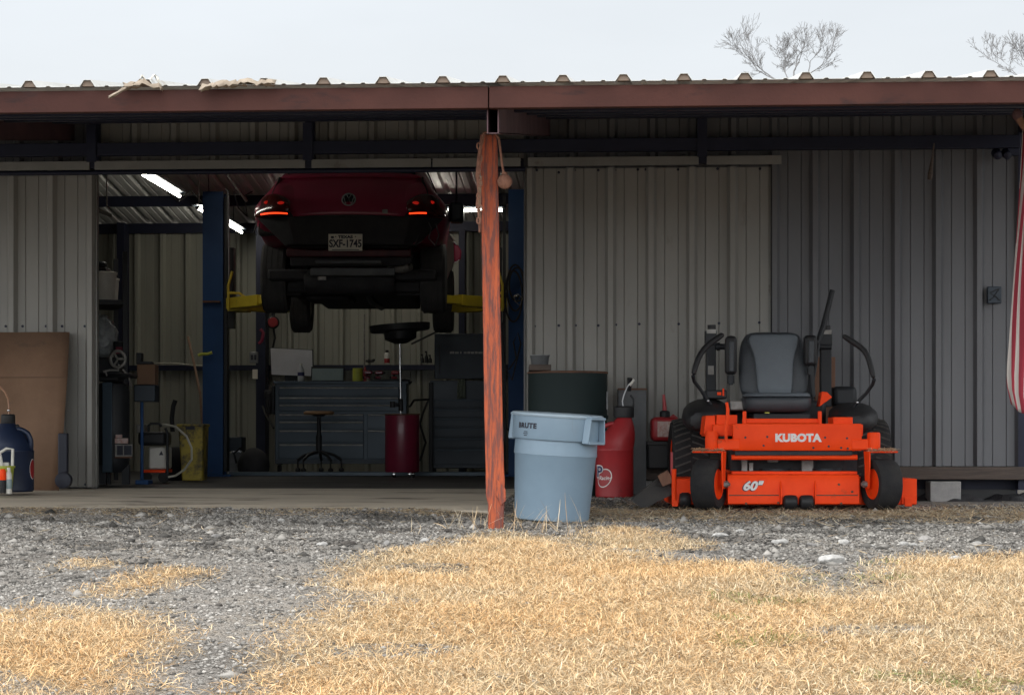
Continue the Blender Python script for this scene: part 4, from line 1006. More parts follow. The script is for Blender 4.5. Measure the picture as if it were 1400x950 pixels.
# ---------------------------------------------------------------- zero turn mower
F = Frame(1089, 697, 14.35)
mw = thing('zero_turn_mower', 'orange zero turn riding mower with a grey seat parked by the wall', 'mower', F.loc, A)
P = F.p
def wheel(parent, name, c, yaw, R_, Wd, rim_m, tread=None, hubs=True, tyre_m='rubber'):
    e_ = part_empty(name, parent, c, (0, 0, yaw)); r = R_; w_ = Wd / 2
    prof = [(r * .62, -w_ * .86), (r * .80, -w_ * .98), (r * .93, -w_ * .93), (r * .985, -w_ * .72), (r, -w_ * .35), (r, w_ * .35), (r * .985, w_ * .72), (r * .93, w_ * .93), (r * .80, w_ * .98), (r * .62, w_ * .86), (r * .58, w_ * .5), (r * .58, -w_ * .5)]
    mb = MB(); mb.lathe(prof, n=56, axis='x', closed=True)
    if tread == 'chevron':
        mb.build('tyre', M[tyre_m], e_, smooth=35); mb = MB(); n = 34
        for i in range(n):
            for s_ in (-1, 1):
                a0 = 2 * math.pi * (i + (.25 if s_ > 0 else -.25)) / n; pts = []
                for t_ in (0.05, .45, .9):
                    aa = a0 + .16 * t_; rad = r * (1.004 if t_ < .8 else .97); pts.append((s_ * w_ * t_ * .95, rad * math.cos(aa), rad * math.sin(aa)))
                mb.tube(pts, .0085, 4)
    if tread == 'ribs':
        for q in (-.62, -.22, .22, .62):
            mb.lathe([(r * .985, w_ * (q - .14)), (r * 1.008, w_ * (q - .13)), (r * 1.008, w_ * (q + .13)), (r * .985, w_ * (q + .14))], n=56, axis='x', closed=True)
    if tread == 'chevron': mb.build('tread', M['dusty_tread'], e_, smooth=35)
    else: mb.build('tyre', M[tyre_m], e_, smooth=35)
    mb = MB(); rr = r * .60
    mb.lathe([(rr, -w_ * .80), (rr * .95, -w_ * .86), (rr * .88, -w_ * .5), (rr * .45, -w_ * .32), (rr * .22, -w_ * .30), (rr * .2, -w_ * .75), (0, -w_ * .75)], n=40, axis='x')
    mb.lathe([(rr, w_ * .80), (rr * .95, w_ * .86), (rr * .88, w_ * .5), (rr * .45, w_ * .32), (rr * .22, w_ * .30), (rr * .2, w_ * .75), (0, w_ * .75)], n=40, axis='x')
    mb.lathe([(rr, -w_ * .8), (rr, w_ * .8)], n=40, axis='x', closed=False)
    mb.build('rim', M[rim_m], e_)
    return e_
# front casters
cl, crr = P(969, 697, .06), P(1205, 697, .06)
rc = .168
wheel(mw, 'caster_wheel', (cl.x, .06, rc), R(-23), rc, .165, 'orange')
wheel(mw, 'caster_wheel', (crr.x, .06, rc), R(17), rc, .165, 'orange')
for s_, c, yaw in ((1, cl, R(-23)), (-1, crr, R(17))):
    fk = part_empty('caster_fork', mw, (c.x, .06, 0), (0, 0, yaw))
    zt = .385
    mb = MB()   # inner leg bent down to the axle and a flat top plate
    lx = s_ * .102
    mb.loft([[(lx - .006, -.040, zt), (lx + .006, -.040, zt), (lx + .006, .045, zt), (lx - .006, .045, zt)], [(lx - .006, -.040, zt - .10), (lx + .006, -.040, zt - .10), (lx + .006, .03, zt - .10), (lx - .006, .03, zt - .10)],
             [(lx - .006, -.026, rc - .03), (lx + .006, -.026, rc - .03), (lx + .006, .026, rc - .03), (lx - .006, .026, rc - .03)]])
    mb.mm((-.10, -.045, zt - .012), (lx - s_ * .007, .05, zt) if s_ > 0 else (.10, .05, zt))
    if s_ < 0: mb.mm((lx + .007, -.045, zt - .012), (-.02, .05, zt - .0005))
    mb.build('arm', M['orange'], fk, bevel=.004)
    mb = MB(); mb.cyl((lx + s_ * .007, 0, rc), (lx + s_ * .030, 0, rc), .022, n=6); mb.cyl((lx + s_ * .03, 0, rc), (lx + s_ * .042, 0, rc), .012, n=10); mb.build('axle_nut', M['dull_steel'], fk)
    # dry clippings caught on the fork
    n = 800; v_, q_, c_ = blades(np.zeros(n), np.zeros(n), pal=PAL * .95, lens=(.012, .03), lift=(-.2, .3))
    v_ = v_.reshape(n, -1, 3); v_ = v_ - v_[:, :1] + np.stack([rng.uniform(-.10, .100, n), rng.uniform(-.052, .045, n), zt - .004 + .024 * rng.random(n) ** 1.3], -1)[:, None]
    me = raw_mesh('clippings', v_.reshape(-1, 3), q_, c_, M.setdefault('straw_v', vcol('dry clippings', .8, .1))); o = bpy.data.objects.new('clippings', me); COL.objects.link(o); o.parent = fk; o['kind'] = 'stuff'
# pivot tubes with arms to the front plate
for px0, px1, ax0, ax1, dz in ((964, 982, 981, 1012, 590), (1186, 1203, 1164, 1188, 592)):
    c = P((px0 + px1) / 2, 625, .06); mb = MB(); z1 = F.z(dz - 1, .06)
    mb.lathe([(0, .392), (.041, .392), (.043, .40), (.043, z1 - .01), (.038, z1), (0, z1)], (c.x, .06, 0), n=24); pv = mb.build('pivot_tube', M['orange'], mw)
    mb = MB(); mb.boxp(F, ax0, 600, ax1, 615, .03, .11); mb.build('pivot_arm', M['orange'], mw, bevel=.008)
    mb = MB(); mb.cyl((c.x, .06, .388), (c.x, .06, .392), .05, n=18); mb.build('bearing_cup', M['dull_steel'], mw)
# front plate with the maker's lettering
mb = MB(); a, b = P(1002, 616, .04), P(1178, 579, .04); z0, z1 = a.z, b.z; zm = z1 - .075
mb.prism([(.040, z0), (.034, z0 + .012), (.034, zm), (.048, z1), (.10, z1), (.10, z0)], 'x', a.x, b.x); fp = mb.build('front_plate', M['orange'], mw, bevel=.004)
mb = text_mb('KUBOTA', .068, .0042, .0006, sx=1.06, spacing=1.05); mb.move((P(1091, 599, .03).x, .0335, F.z(598.8, .03))); mb.build('lettering', M['worn_paint'], fp, smooth=0, weld=False)
for px, py in ((1019, 598), (1049, 597), (1044, 609), (1128, 598), (1158, 599), (1133, 610), (1150, 612), (1159, 613), (1112, 612)):
    c = P(px, py, .034); mb = MB(); mb.cyl((c.x, .0345, c.z), (c.x, .0325, c.z), .0075, n=10); mb.build('bolt_hole', M['ink'], fp)
# floor pan edge, steps and brackets
mb = MB(); mb.boxp(F, 1015, 572, 1122, 579, .12, .15); mb.build('foot_rest', M['orange'], mw, bevel=.006)
for px in (1018, 1121):
    mb = MB(); mb.boxp(F, px - 2.5, 562, px + 2.5, 580, .10, .125); mb.build('foot_rest_tab', M['orange'], mw, bevel=.003)
for x0, x1, yt, xa in ((965, 978, 568, 962), (980, 992, 567, 978), (994, 1008, 567, 994)):
    mb = MB(); q0, q1, q2, q3 = P(xa, 594, .20), P(x1, 594, .20), P(x1, yt, .20), P(x0, yt, .20)
    mb.prism([(q0.x, q0.z), (q1.x, q1.z), (q2.x, q2.z), (q3.x, q3.z)], 'y', .20, .50); mb.build('side_step', M['orange'], mw, bevel=.004)
mb = MB(); mb.boxp(F, 1139, 570, 1166, 590, .16, .40); mb.build('side_box', M['orange'], mw, bevel=.006)
mb = MB(); mb.boxp(F, 975, 580, 1180, 596, .13, 1.05); mb.build('floor_pan', M['orange'], mw, bevel=.006)
mb = MB(); mb.tube([P(993, 603, .01), P(992, 585, .01), P(994.5, 572, .01), P(995, 560, .01), P(993.5, 550, .01)], [.010, .011, .012, .012, .010], 8); mb.build('height_lever', M['orange'], mw)
mb = MB(); mb.cyl(P(1000, 625, .09), P(1172, 625, .09), .017, n=14); mb.build('cross_tube', M['orange'], mw)
# deck linkage in the dark gap
mb = MB(); mb.boxp(F, 1000, 617, 1172, 650, .34, .46); mb.boxp(F, 1005, 616, 1165, 622, .06, .30); mb.build('underframe', M['car_black'], mw)
for b4 in ((1014, 628, 1022, 648), (1024, 632, 1030, 648), (1096, 629, 1112, 648), (1050, 624, 1064, 632)):
    mb = MB(); mb.boxp(F, *b4, .28, .31); mb.build('deck_link', M['dull_steel'], mw, bevel=.003)
for q_ in (1060, 1130):
    mb = MB(); mb.cyl(P(q_, 649, .30), P(q_, 640, .30), .10, n=24); mb.build('belt_pulley', M['frame_black'], mw)
# cutting deck
dk = part_empty('mower_deck', mw)
mb = MB(); a, b = P(995, 690, .06), P(1175, 649, .06)
mb.prism([(.075, a.z), (.060, a.z + .008), (.060, b.z - .05), (.085, b.z), (.32, b.z + .012), (.32, a.z)], 'x', a.x, b.x); mb.build('deck_front', M['orange'], dk, bevel=.003)
mb = MB(); mb.boxp(F, 1000, 644, 1172, 651, .16, 1.0); mb.build('deck_top', M['orange'], dk, bevel=.004)
for a_, b_ in ((919, 998), (1174, 1253)):
    mb = MB(); mb.boxp(F, a_, 654, b_, 690, .20, 1.0); mb.build('deck_shell', M['orange'], dk, bevel=.008)
mb = MB(); mb.boxp(F, 1233, 654.5, 1253.5, 689, .18, .195); mb.boxp(F, 1237, 680, 1247, 692, .17, .178); mb.build('deck_side', M['orange'], dk, bevel=.002)
mb = MB(); mb.boxp(F, 997, 676, 1065, 677.4, .0575, .061); mb.boxp(F, 1114, 676, 1173, 677.4, .0575, .061); mb.build('weld_seam', M['rust'], dk)
for px in (1067, 1114):
    mb = MB(); c = P(px, 0, .06).x; mb.prism([(.075, F.z(655, .05)), (.015, F.z(668, .05)), (.015, F.z(689, .05)), (.075, F.z(689, .05))], 'x', c - .004, c + .004); mb.build('deck_rib', M['orange'], dk)
for px in (1080, 1102):
    c = P(px, 686, .035); mb = MB(); mb.lathe([(0, -.044), (.034, -.044), (.044, -.036), (.047, -.01), (.047, .01), (.044, .036), (.034, .044), (0, .044)], (c.x, .015, c.z), n=24, axis='x'); mb.build('deck_roller', M['black_plastic'], dk)
c = P(936, 683, .19); mb = MB(); mb.lathe([(0, -.036), (.04, -.036), (.05, -.02), (.05, .02), (.04, .036), (0, .036)], (c.x, .15, c.z), n=24, axis='x'); mb.build('deck_roller', M['black_plastic'], dk)
mb = text_mb('60"', .082, .0055, .0007, shear=.28, sx=1.12); mb.move((P(1027, 665, .058).x, .0572, F.z(665, .058))); mb.build('lettering_shade', M['ink'], dk, smooth=0, weld=False)
mb = text_mb('60"', .080, .0035, .0007, shear=.28, sx=1.12); mb.move((P(1028, 664.6, .055).x, .0555, F.z(664.6, .055))); mb.build('lettering', M['worn_paint'], dk, smooth=0, weld=False)
for px, py in ((958, 681), (1147, 662), (1165, 672), (1064, 687), (1112, 688), (1150, 688), (1020, 688)):
    c = P(px, py, .058); mb = MB(); mb.cyl((c.x, .060, c.z), (c.x, .054, c.z), .008, n=8); mb.build('deck_bolt', M['rust'], dk)
# discharge chute
mb = MB(); q = [P(862, 683, .20), P(897, 656, .24), P(917, 652, .30), P(919, 676, .22), P(885, 693, .16), P(877, 694, .15)]
mb.loft([[v for v in q], [v + Vector((.01, .05, .012)) for v in q]]); 
top_ = [P(863, 684, .21), P(898, 657, .25), P(919, 653, .31), P(925, 652, .55), P(905, 655, .60), P(868, 683, .50)]
mb.loft([[v for v in top_], [v + Vector((0, 0, .012)) for v in top_]])
ch = mb.build('discharge_chute', M['rubber_flap'], mw, bevel=.003, smooth=30)
mb = MB(); q = [P(899, 651, .18), P(913, 643, .20), P(919, 654, .20), P(919, 660, .19), P(906, 665, .17)]; mb.loft([[v for v in q], [v + Vector((0, .02, .006)) for v in q]]); mb.build('flap', M['board'], ch, bevel=.002)
mb = MB(); mb.cyl(P(921.5, 690, .19), P(921.5, 641, .19), .016, n=12); mb.boxp(F, 919, 684, 927, 692, .17, .20); mb.build('chute_hinge', M['orange'], mw)
mb = MB(); mb.boxp(F, 917, 618, 920, 656, .55, .6); mb.build('hinge_strap', M['red_plastic'], mw)
# drive wheels and black consoles
yr = 1.38; rr_ = .307
for px in (941, 1187):
    c = P(px, 0, yr); wheel(mw, 'drive_wheel', (c.x, yr, rr_ - .01), 0, rr_, .27, 'orange', tread='chevron')
def blob(name, rings, m, parent, bevel=0, sub=1):
    mb = MB(); mb.loft(rings); return mb.build(name, m, parent, sub=sub, smooth=60)
def rr_ring(x0, x1, z0, z1, y, e=.25):
    dx, dz = (x1 - x0) * e, (z1 - z0) * e
    return [(x0 + dx, y, z0), (x1 - dx, y, z0), (x1, y, z0 + dz), (x1, y, z1 - dz), (x1 - dx, y, z1), (x0 + dx, y, z1), (x0, y, z1 - dz), (x0, y, z0 + dz)]
for side in (0, 1):
    if side == 0: xs = ((944, 968, 562, 588), (932, 990, 556, 592), (930, 998, 545, 590), (938, 1000, 541, 588))
    else: xs = ((1150, 1185, 567, 590), (1133, 1198, 560, 592), (1130, 1204, 552, 590), (1130, 1196, 545, 588))
    rings = []
    for (x0, x1, y0, y1), dy in zip(xs, (.55, .66, .95, 1.5)):
        a, b = P(x0, y1, dy), P(x1, y0, dy); rings.append(rr_ring(a.x, b.x, a.z, b.z, dy))
    cn = blob('side_console', rings, M['black_plastic'], mw)
    if side == 0:
        a, b = P(944, 575, .62), P(963, 563, .62); mb = MB(); mb.sheet([[(a.x, .640, a.z), (b.x - .02, .595, a.z - .005)], [(a.x + .01, .655, b.z), (b.x, .61, b.z)]]); mb.build('side_light', M['label_white'], cn, solid=.006)
        mb = MB(); mb.boxp(F, 966, 533, 994, 545, .95, 1.25); mb.build('control_box', M['frame_black'], mw, bevel=.01)
        mb = MB(); mb.boxp(F, 981, 536, 986, 540, .93, .95); mb.boxp(F, 988, 531, 990, 541, .93, .95); mb.build('control_knob', M['orange'], mw)
        mb = MB(); mb.boxp(F, 998, 547, 1021, 561, .92, 1.25); mb.build('fuel_tray', M['dull_steel'], mw, bevel=.01)
mb = MB(); a = [P(1120, 556, .80), P(1138, 543, .80), P(1131, 536, .80), P(1124, 535, .80)]; mb.prism([(v.x, v.z) for v in a], 'y', .80, .95); mb.build('brake_lever', M['orange'], mw, bevel=.004)
mb = MB(); mb.boxp(F, 1140, 528, 1172, 556, 1.45, 1.70); mb.boxp(F, 1000, 548, 1130, 600, 1.3, 1.75); mb.build('engine_cover', M['frame_black'], mw, bevel=.03)
# seat
st = part_empty('seat', mw)
def srings(levels, dy0, ex=3.0, n=36):
    out = []
    for z, cx, hw, th, dy in levels:
        ring = []
        for i in range(n):
            t = 2 * math.pi * i / n; c_, s_ = math.cos(t), math.sin(t)
            ring.append((cx + hw * abs(c_) ** (2 / ex) * (1 if c_ > 0 else -1), dy0 + dy + th * abs(s_) ** (2 / ex) * (1 if s_ > 0 else -1), z))
        out.append(ring)
    return out
dys = 1.12
cx = P(1058, 0, dys).x; kz = (F.zd + dys) / FPX
def sz(py): return F.z(py, dys)
lev = [(sz(545), cx, 42 * kz, .05, 0.0), (sz(535), cx, 46 * kz, .06, .01), (sz(515), cx, 48 * kz, .065, .025), (sz(490), cx, 47.5 * kz, .065, .05), (sz(472), cx, 45 * kz, .06, .075), (sz(461), cx, 40 * kz, .055, .09), (sz(456), cx, 35 * kz, .045, .097), (sz(453.2), cx, 26 * kz, .028, .102)]
mb = MB(); mb.loft(srings(lev, dys)); mb.build('backrest', M['seat_dark'], st, smooth=60, sub=1)
def pad(z, hw, dy): return [(cx + hw * q, dys + dy - .072 - .012 * (1 - q * q), z) for q in (-1, -.6, -.2, .2, .6, 1)]
rows = [pad(sz(541), 24 * kz, .01), pad(sz(520), 25 * kz, .018), pad(sz(498), 26 * kz, .042), pad(sz(482), 29 * kz, .062), pad(sz(470), 35 * kz, .084), pad(sz(462), 36 * kz, .098), pad(sz(457), 31 * kz, .112)]
mb = MB(); mb.sheet(rows); mb.build('back_pad', M['seat_light'], st, smooth=80, solid=.022, sub=1)
mb = MB(); pts = [Vector(r_[0]) + Vector((0, -.002, 0)) for r_ in rows] ; mb.tube(pts, .004, 6); pts = [Vector(r_[-1]) + Vector((0, -.002, 0)) for r_ in rows]; mb.tube(pts, .004, 6); mb.build('piping', M['seat_dark'], st)
dyc = .72; kc = (F.zd + dyc) / FPX; cxc = P(1066, 0, dyc).x
def sring2(z, hw, y0, y1, n=36, ex=4):
    ring = []
    for i in range(n):
        t = 2 * math.pi * i / n; c_, s_ = math.cos(t), math.sin(t)
        ring.append((cxc + hw * abs(c_) ** (2 / ex) * (1 if c_ > 0 else -1), (y0 + y1) / 2 + (y1 - y0) / 2 * abs(s_) ** (2 / ex) * (1 if s_ > 0 else -1), z))
    return ring
mb = MB(); mb.loft([sring2(F.z(565, dyc), 44 * kc, dyc + .03, dyc + .45), sring2(F.z(558, dyc), 47 * kc, dyc, dyc + .47), sring2(F.z(545, dyc), 48 * kc, dyc - .005, dyc + .47), sring2(F.z(540, dyc), 46 * kc, dyc + .01, dyc + .46)]); mb.build('cushion', M['seat_dark'], st, smooth=60, sub=1)
mb = MB(); mb.loft([sring2(F.z(541.5, dyc), 46 * kc, dyc - .008, dyc + .44), sring2(F.z(538.5, dyc), 45 * kc, dyc, dyc + .44), sring2(F.z(536.5, dyc), 42 * kc, dyc + .03, dyc + .42)]); mb.build('cushion_top', M['seat_light'], st, smooth=60)
mb = MB(); mb.boxp(F, 1030, 565, 1108, 576, .80, 1.15); mb.build('seat_base', M['frame_black'], st, bevel=.008)
mb = MB(); mb.boxp(F, 1046, 563.5, 1052, 565, .69, .715); mb.build('seat_tag', M['yellow_green'], st)
# armrests folded up
for px, w_, y0, y1 in ((1000, 8, 459, 512), (1109, 9, 458, 500)):
    ar = part_empty('armrest', mw); d = 1.05; a = P(px, y1, d); b = P(px, y0, d); hw = w_ * (F.zd + d) / FPX
    mb = MB(); mb.mm((a.x - hw, d, a.z), (a.x + hw, d + .09, b.z)); mb.build('arm_pad', M['black_plastic'], ar, bevel=.028, seg=4)
    mb = MB(); mb.mm((a.x - hw * .4, d - .012, a.z + .02), (a.x + hw * .4, d + .004, b.z - .04)); mb.build('arm_bracket', M['seat_dark'], ar, bevel=.006)
    mb = MB(); mb.cyl((a.x, d + .04, a.z + .04), (P(px, y1 + 24, d).x + (0 if px < 1050 else .02), d + .04, F.z(y1 + (14 if px < 1050 else 42), d)), .017, n=12); mb.cyl((a.x, d + .04, F.z(y1 + 12, d)), (a.x, d + .04, F.z(y1 + 1, d)), .026, n=12); mb.build('arm_post', M['frame_black'], ar)
# roll bar posts, their hinge caps and cross bars
for x0, x1, yt in ((966, 979, 450), (1122, 1137, 451)):
    d = 1.45; ro = part_empty('roll_bar', mw)
    mb = MB(); mb.boxp(F, x0, yt + 12, x1, 556, d, d + .07); mb.build('post', M['frame_black'], ro, bevel=.006)
    mb = MB(); mb.boxp(F, x0 - 1.5, yt + 2, x1 + 1, yt + 22, d - .012, d + .082); mb.build('hinge_plate', M['frame_black'], ro, bevel=.006)
    mb = MB(); mb.boxp(F, x0, yt, x1, yt + 6, d - .016, d - .0125); mb.build('clip', M['dull_steel'], ro, bevel=.002)
    c0, c1 = P((x0 + x1) / 2 + 1, yt + 2, d), P((x0 + x1) / 2 + 1, yt - 6, d); mb = MB(); mb.cyl((c0.x, d + .03, c0.z), (c1.x, d + .03, c1.z), .030, n=16); mb.build('cap', M['black_plastic'], ro, bevel=.004)
    if x0 < 1000:
        mb = MB(); mb.boxp(F, 968, 500, 976, 512, d - .004, d - .001); mb.build('sticker', M['dull_steel'], ro)
    mb = MB(); mb.cyl(P(x1 - .5, 474, d), P(x1 + 17 if x0 < 1000 else x0 - 15, 474, d), .022, n=14); mb.cyl(P(x1 + .8, 474, d) if x0 < 1000 else P(x0 - 1, 474, d), P(x1 + 5, 474, d) if x0 < 1000 else P(x0 - 6, 474, d), .030, n=14); mb.build('cross_bar', M['frame_black'], ro)
mb = MB(); pts = [P(1118, 468, 1.30), P(1126, 445, 1.33), P(1138, 397, 1.36)]; mb.tube(pts, [.020, .021, .019], 10); mb.build('raised_bar', M['frame_black'], mw)
mb = MB(); mb.tube([P(1112, 462, 1.2), P(1119, 470, 1.2), P(1115, 500, 1.2), P(1110, 530, 1.15)], .012, 8); mb.build('seat_belt', M['frame_black'], mw)
# lap bar levers
for pts, kk in (([(990, 456), (980, 463), (967, 472), (958, 482), (951, 499), (947.5, 514)], [(947.5, 514), (949, 521), (958, 533), (968, 548), (976, 560)]),
                ([(1151, 458), (1164, 466), (1179, 476), (1186, 484), (1191, 502), (1195, 519)], [(1195, 519), (1193, 526), (1184, 538), (1172, 550), (1162, 565)])):
    lv = part_empty('lap_bar', mw); d = .66
    mb = MB(); mb.tube([P(x, y, d + .1 * (1 - i / 5)) for i, (x, y) in enumerate(pts)], [.021] * 5 + [.019], 12); mb.build('grip', M['black_plastic'], lv, sub=1)
    mb = MB(); mb.tube([P(x, y, d + .04 * i) for i, (x, y) in enumerate(kk)], .0125, 10); mb.build('lever', M['frame_black'], lv)
    mb = MB()
    for i in (3, 4): c = P(kk[i][0], kk[i][1], d + .04 * i - .02); mb.sph(c, .010)
    mb.build('lever_bolt', M['chrome'], lv)

# ---------------------------------------------------------------- the red car on the lift
F = Frame(477, 428, 20.0, z=1.574)
car = thing('red_car', 'dark red rounded hatchback without a rear bumper raised high on the blue lift', 'car', F.loc, A)
def sec(y, zb, w0, zsh, wsh, zb2, wb, zt, wt):
    h_ = [(0, zb), (w0 * .55, zb), (w0 * .92, zb + .01), (w0, zb + .05), (wsh * .99, zsh - min(.12, (zsh - zb) * .5)), (wsh, zsh), (wsh * .955, zsh + .06), (wb + .025, zb2 - .02), (wb, zb2 + .02), (wb * .5 + wt * .5 + .025, zb2 * .5 + zt * .5), (wt, zt - .05), (wt * .7, zt - .012), (0, zt)]
    return [(x, y, z) for x, z in h_] + [(-x, y, z) for x, z in h_[-2:0:-1]]
S = [sec(.05, .86, .62, .91, .68, .96, .58, 1.0, .4), sec(.09, .85, .76, .92, .80, 1.04, .655, 1.10, .48), sec(.18, .80, .84, .93, .89, 1.12, .70, 1.21, .56), sec(.34, .66, .85, .93, .905, 1.16, .71, 1.30, .57),
     sec(.50, .60, .85, .92, .908, 1.17, .715, 1.38, .56), sec(.86, .58, .85, .92, .908, 1.17, .72, 1.52, .55), sec(1.25, .40, .83, .90, .87, 1.16, .735, 1.585, .56), sec(1.8, .33, .81, .88, .845, 1.13, .745, 1.60, .56),
     sec(2.5, .33, .81, .88, .85, 1.12, .74, 1.55, .55), sec(2.95, .40, .83, .88, .88, 1.10, .72, 1.28, .56), sec(3.4, .60, .85, .88, .905, 1.03, .69, 1.10, .5), sec(3.85, .45, .82, .84, .87, .97, .62, 1.0, .4), sec(4.22, .40, .6, .72, .62, .82, .45, .85, .3)]
mb = MB(); mb.loft(S); mb.build('body', M['car_red'], car, sub=2, smooth=80)
# tailgate panel set proud of the body, with its lip
def gate(q, t):
    z = .83 + .385 * t
    hw = (.505 + .20 * sstep(0, .42, t) * 1.0 - .055 * sstep(.5, 1, t)); 
    x = q * hw; y = -.045 + .105 * t + .13 * t * t + .115 * (x / .7) ** 2
    return (x, y - .012, z + .012 * (1 - q * q))
rows = [[gate(q, t) for q in np.linspace(-1, 1, 17)] for t in np.linspace(0, 1, 11)]
mb = MB(); mb.sheet(rows); tg = mb.build('tailgate', M['car_red'], car, smooth=80, solid=.02)
rows2 = [gate(q, 1.0) for q in np.linspace(-.97, .97, 17)]
mb = MB(); mb.tube([(x, y - .03, z + .006) for x, y, z in rows2], [.012] + [.024] * 15 + [.012], 8); mb.build('spoiler', M['car_red'], tg)
mb = MB(); mb.sheet([[(x * .94, y + .05, z + .03) for x, y, z in rows2], [(x * .84, y + .42, z + .26) for x, y, z in rows2]]); mb.build('rear_window', M['glass_dark'], car, smooth=60, solid=.012)
mb = MB(); pp_ = [(gate(-1, t)[0] - .010, gate(-1, t)[1] + .002, gate(-1, t)[2]) for t in np.linspace(1, 0, 9)] + [(gate(q, 0)[0], gate(q, 0)[1] + .004, gate(q, 0)[2] - .012) for q in np.linspace(-1, 1, 17)] + [(gate(1, t)[0] + .010, gate(1, t)[1] + .002, gate(1, t)[2]) for t in np.linspace(0, 1, 9)]; mb.tube([(x, y - .020, z) for x, y, z in pp_], .011, 6); mb.build('shut_line', M['car_black'], car)
# round badge: ring and two letters
bz = F.z(274.5, .08); byy = gate(0, (bz - .842) / .385)[1] - .017
bd = part_empty('badge', tg, (0, byy, bz), (R(-22), 0, 0)); rbg = .060
mb = MB(); mb.tube([(rbg * math.cos(t), 0, rbg * math.sin(t)) for t in np.linspace(0, 2 * math.pi, 33)[:-1]], .0065, 8, closed=True); mb.build('ring', M['badge_grey'], bd)
mb = MB(); mb.lathe([(0, .004), (rbg, .004), (rbg, .008), (0, .008)], n=28, axis='y'); mb.build('disc', M['glass_dark'], bd)
def stroke(pts): return MB().tube([(x * rbg, -.001, z * rbg) for x, z in pts], .0052, 6)
stroke([(-.36, .88), (0, .12), (.36, .88)]).build('upper_letter', M['badge_grey'], bd)
stroke([(-.80, .52), (-.42, -.80), (0, -.02), (.42, -.80), (.80, .52)]).build('lower_letter', M['badge_grey'], bd)
mb = MB(); c = gate(.62, .10); mb.box((c[0], c[1] - .016, c[2]), (.05, .004, .035)); mb.build('sticker', M['dull_steel'], tg, bevel=.008)
# tail lights
for s_ in (-1, 1):
    tl = part_empty('tail_light', car)
    def lens(u, v):   # u across from the tailgate outwards, v up
        z = .835 + (.075 + .135 * math.sin(math.pi * min(1, .12 + u * .62))) * v
        x = .535 + .345 * u - .055 * v * (u > 0) * u - (.0 if v < .5 else .01)
        y = -.035 + .24 * u ** 2.4 + .03 * v - .05 * math.sin(math.pi * v) * (1 - .4 * u)
        return (s_ * x, y - .004, z)
    mb = MB(); mb.sheet([[lens(u, v) for u in np.linspace(0, 1, 11)] for v in np.linspace(0, 1, 7)]); mb.build('lens', M['lens'], tl, smooth=80, solid=.03, sub=1)
    mb = MB(); mb.tube([(lens(u, .05)[0], lens(u, .05)[1] - .022, lens(u, .05)[2] + .010 + .02 * u * (1 - u)) for u in (np.linspace(.05, .80, 10) if s_ < 0 else np.linspace(.05, .50, 9))], .0075, 6); mb.build('light_strip', M['tail'], tl)
    for u, v in ((.28, .62), (.72, .62)):
        c = lens(u, v); mb = MB(); mb.sph((c[0], c[1] - .014, c[2]), .022, (1.4, .5, .7)); mb.build('bulb_glow', M['tail_dim'], tl)
# bare rear end where the bumper is missing
mb = MB(); mb.mm((-.56, .26, .40), (.56, .34, .80)); mb.loft([[(-.60, .20, .58), (-.5, .03, .58), (.5, .03, .58), (.60, .20, .58), (.60, .30, .58), (-.60, .30, .58)], [(-.855, .16, .832), (-.56, -.022, .832), (.56, -.022, .832), (.855, .16, .832), (.855, .30, .832), (-.855, .30, .832)]]); mb.build('rear_panel', M['car_black'], car, bevel=.01)
mb = MB(); mb.prism([(.10, .475), (.09, .535), (.20, .565), (.24, .475)], 'x', -.58, .56); mb.build('bumper_beam', M['beam_red'], car, bevel=.01)
mb = MB(); mb.boxp(F, 430, 355, 522, 361, .16, .26); mb.boxp(F, 424, 366, 540, 377, .10, .30); mb.build('heat_shield', M['dull_galv'], car, bevel=.01)
mb = MB(); c = F.p(478, 385, .42); rings = []
mb.lathe([(0, -.42), (.09, -.42), (.115, -.38), (.115, .38), (.09, .42), (0, .42)], (c.x, .42, c.z), n=24, axis='x', sy=1); mb.build('muffler', M['car_black'], car)
mb = MB(); mb.tube([(.35, .2, .36), (.5, .10, .36), (.56, .05, .38)], .035, 12, cap=False); mb.build('exhaust_pipe', M['dull_steel'], car)
mb = MB(); mb.mm((-.78, .35, .28), (.78, 3.9, .38)); mb.mm((-.62, .55, .18), (.62, 1.2, .28)); mb.mm((-.5, 1.3, .20), (.5, 3.6, .28)); mb.build('underbody', M['car_black'], car, bevel=.02)
mb = MB()
for x in (-.60, .60): mb.cyl((x, .86, .25), (x * .85, .80, .75), .045, n=12); mb.mm((x - .2, .70, .16), (x + .1, 1.0, .21))
mb.cyl((-.7, .86, .25), (.7, .86, .25), .04, n=12); mb.build('rear_axle', M['car_black'], car)
mb = MB(); mb.boxp(F, 434, 377, 446, 383, .20, .24); mb.boxp(F, 405, 299, 413, 304, .14, .18); mb.boxp(F, 525, 299, 536, 304, .14, .18); mb.build('clip', M['dull_steel'], car, bevel=.003)
for pts in ([(352, 299), (350, 310), (346, 320), (354, 322), (355, 305)], [(584, 300), (590, 312), (586, 326), (595, 336), (600, 322), (596, 306)], [(570, 302), (573, 320), (567, 335), (577, 330)]):
    mb = MB(); mb.tube([F.p(x, y, .10) for x, y in pts], .006, 6); mb.build('loose_wire', M['dull_galv'], car)
mb = MB(); a = [F.p(560, 302, .13), F.p(568, 302, .13), F.p(570, 330, .13), F.p(565, 334, .13)]; mb.prism([(v.x, v.z) for v in a], 'y', .14, .2); mb.build('body_corner', M['car_red'], car)
for a_, b_, y_ in ((352, 392, 322), (566, 602, 318)):
    mb = MB(); mb.boxp(F, a_, 302, b_, y_, .30, .46); mb.build('wheel_liner', M['car_black'], car, bevel=.03)
